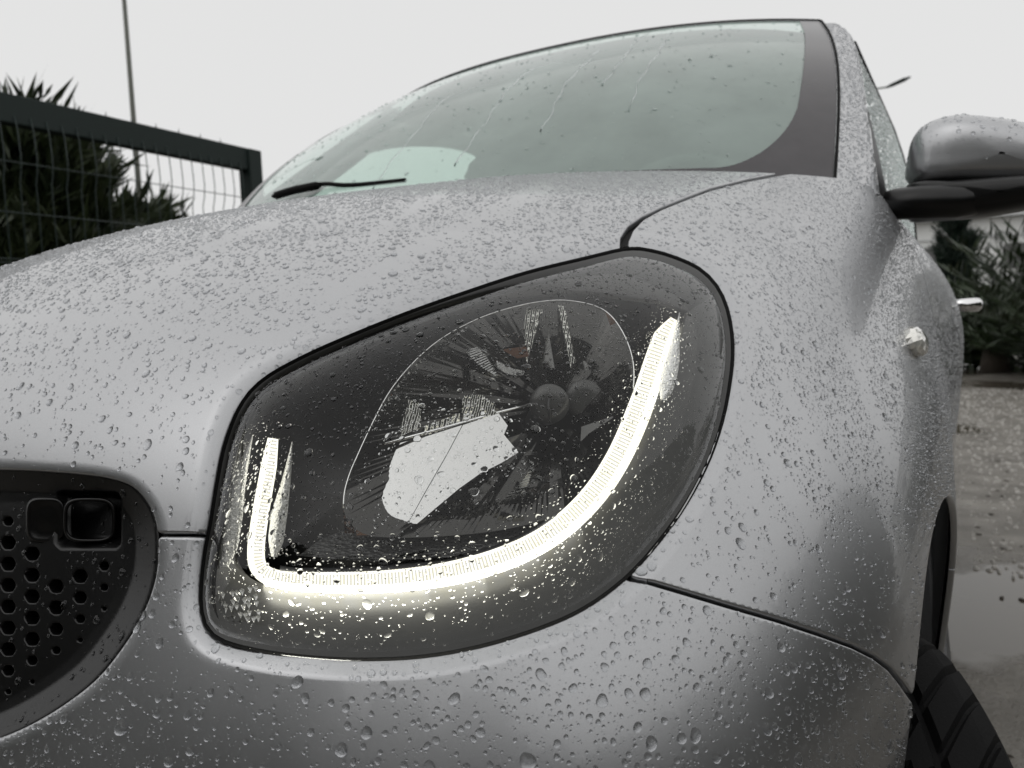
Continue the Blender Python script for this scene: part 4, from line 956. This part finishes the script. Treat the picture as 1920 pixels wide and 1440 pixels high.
# the largest drops in view are objects of their own, the fine beading is one mass for each surface
LBL = {'bonnet': 'large rain drop beaded on the silver bonnet above the headlight', 'fender': 'large rain drop on the silver wing right of the headlight', 'bumper': 'large rain drop on the silver bumper below the headlight', 'door': 'rain drop on the silver door', 'pillar': 'large rain drop on the silver windscreen pillar', 'mirror': 'large rain drop on the silver door mirror', 'side window': 'large rain drop on the side window', 'lens': 'large rain drop clinging to the clear headlight lens', 'windscreen': 'large rain drop on the misted windscreen', 'grille': 'large rain drop on the black honeycomb grille'}
STF = {'paint': 'fine rain beading all over the silver paint', 'lens': 'fine rain beading on the clear headlight lens', 'windscreen': 'scattered rain drops on the misted windscreen', 'grille': 'fine rain beading on the black grille'}
pxs = {k: v[2]/proj(v[0])[2]*F*np.sqrt(np.clip((v[1]*(CAM-v[0])/np.linalg.norm(CAM-v[0], axis=1, keepdims=True)).sum(1), 0, 1)) for k, v in allp.items()}
lim = np.sort(np.concatenate(list(pxs.values())))[-290]
tmpl = []
for k in range(10):
    D = drop_shapes(1, 20, (1, .95, .82, .6, .3), rg_, np.array([.2+.08*k]))[0]; tmpl.append(mesh_np(D, drop_tris(20, 5), 'water_drop', True, MT['water']))
for k, (p, n, rad, pid) in allp.items():
    big = pxs[k] >= lim; sm = ~big
    V, T = soup(p[sm], n[sm], rad[sm], rg_); obj_np('rain_beading', V, T, MT['water'], None, True, label=STF[k], cat='rain drops', kind='stuff')
    x, y, st = frames(n[big], rg_)
    for i, (q, nn_, r_, pi) in enumerate(zip(p[big], n[big], rad[big], pid[big])):
        o = bpy.data.objects.new('water_drop', tmpl[(i*7) % 10]); el = 1+random.uniform(-.05, .3)*st[i]; hh = random.uniform(.40, .56); pn = PANELS[k][pi]
        mm = Matrix.Identity(4)
        for a in range(3): mm[a][0], mm[a][1], mm[a][2], mm[a][3] = x[i][a]*r_, y[i][a]*r_*el, nn_[a]*r_*hh, q[a]-nn_[a]*3e-5
        o.matrix_world = mm; link(o, None, LBL[pn], 'water drop', 'large drops on the '+pn)
# runs of water down the windscreen
rv = MB()
for a0, s0, s1 in ((.42, .96, .45), (.52, .92, .30), (.30, .80, .25), (.10, .7, .15), (-.15, .6, .1)):
    pts = [WS(a0+.006*math.sin(9*t+a0*20)+.004*math.sin(31*t), s0+(s1-s0)*t)+np.array([0, -.0006, .0006]) for t in np.linspace(0, 1, 40)]
    rv.tube(pts, [.0005+.0004*t+.0003*math.sin(17*t+a0*9)**2 for t in np.linspace(0, 1, 40)], 6)
rv.build('rain_runs', MT['water'], None, True, label='thin runs of water down the misted windscreen', cat='rain', kind='stuff')
print('DROPS', {k: len(v[0]) for k, v in allp.items()}, sum(len(o.data.polygons) for o in sc.objects if o.type == 'MESH'))
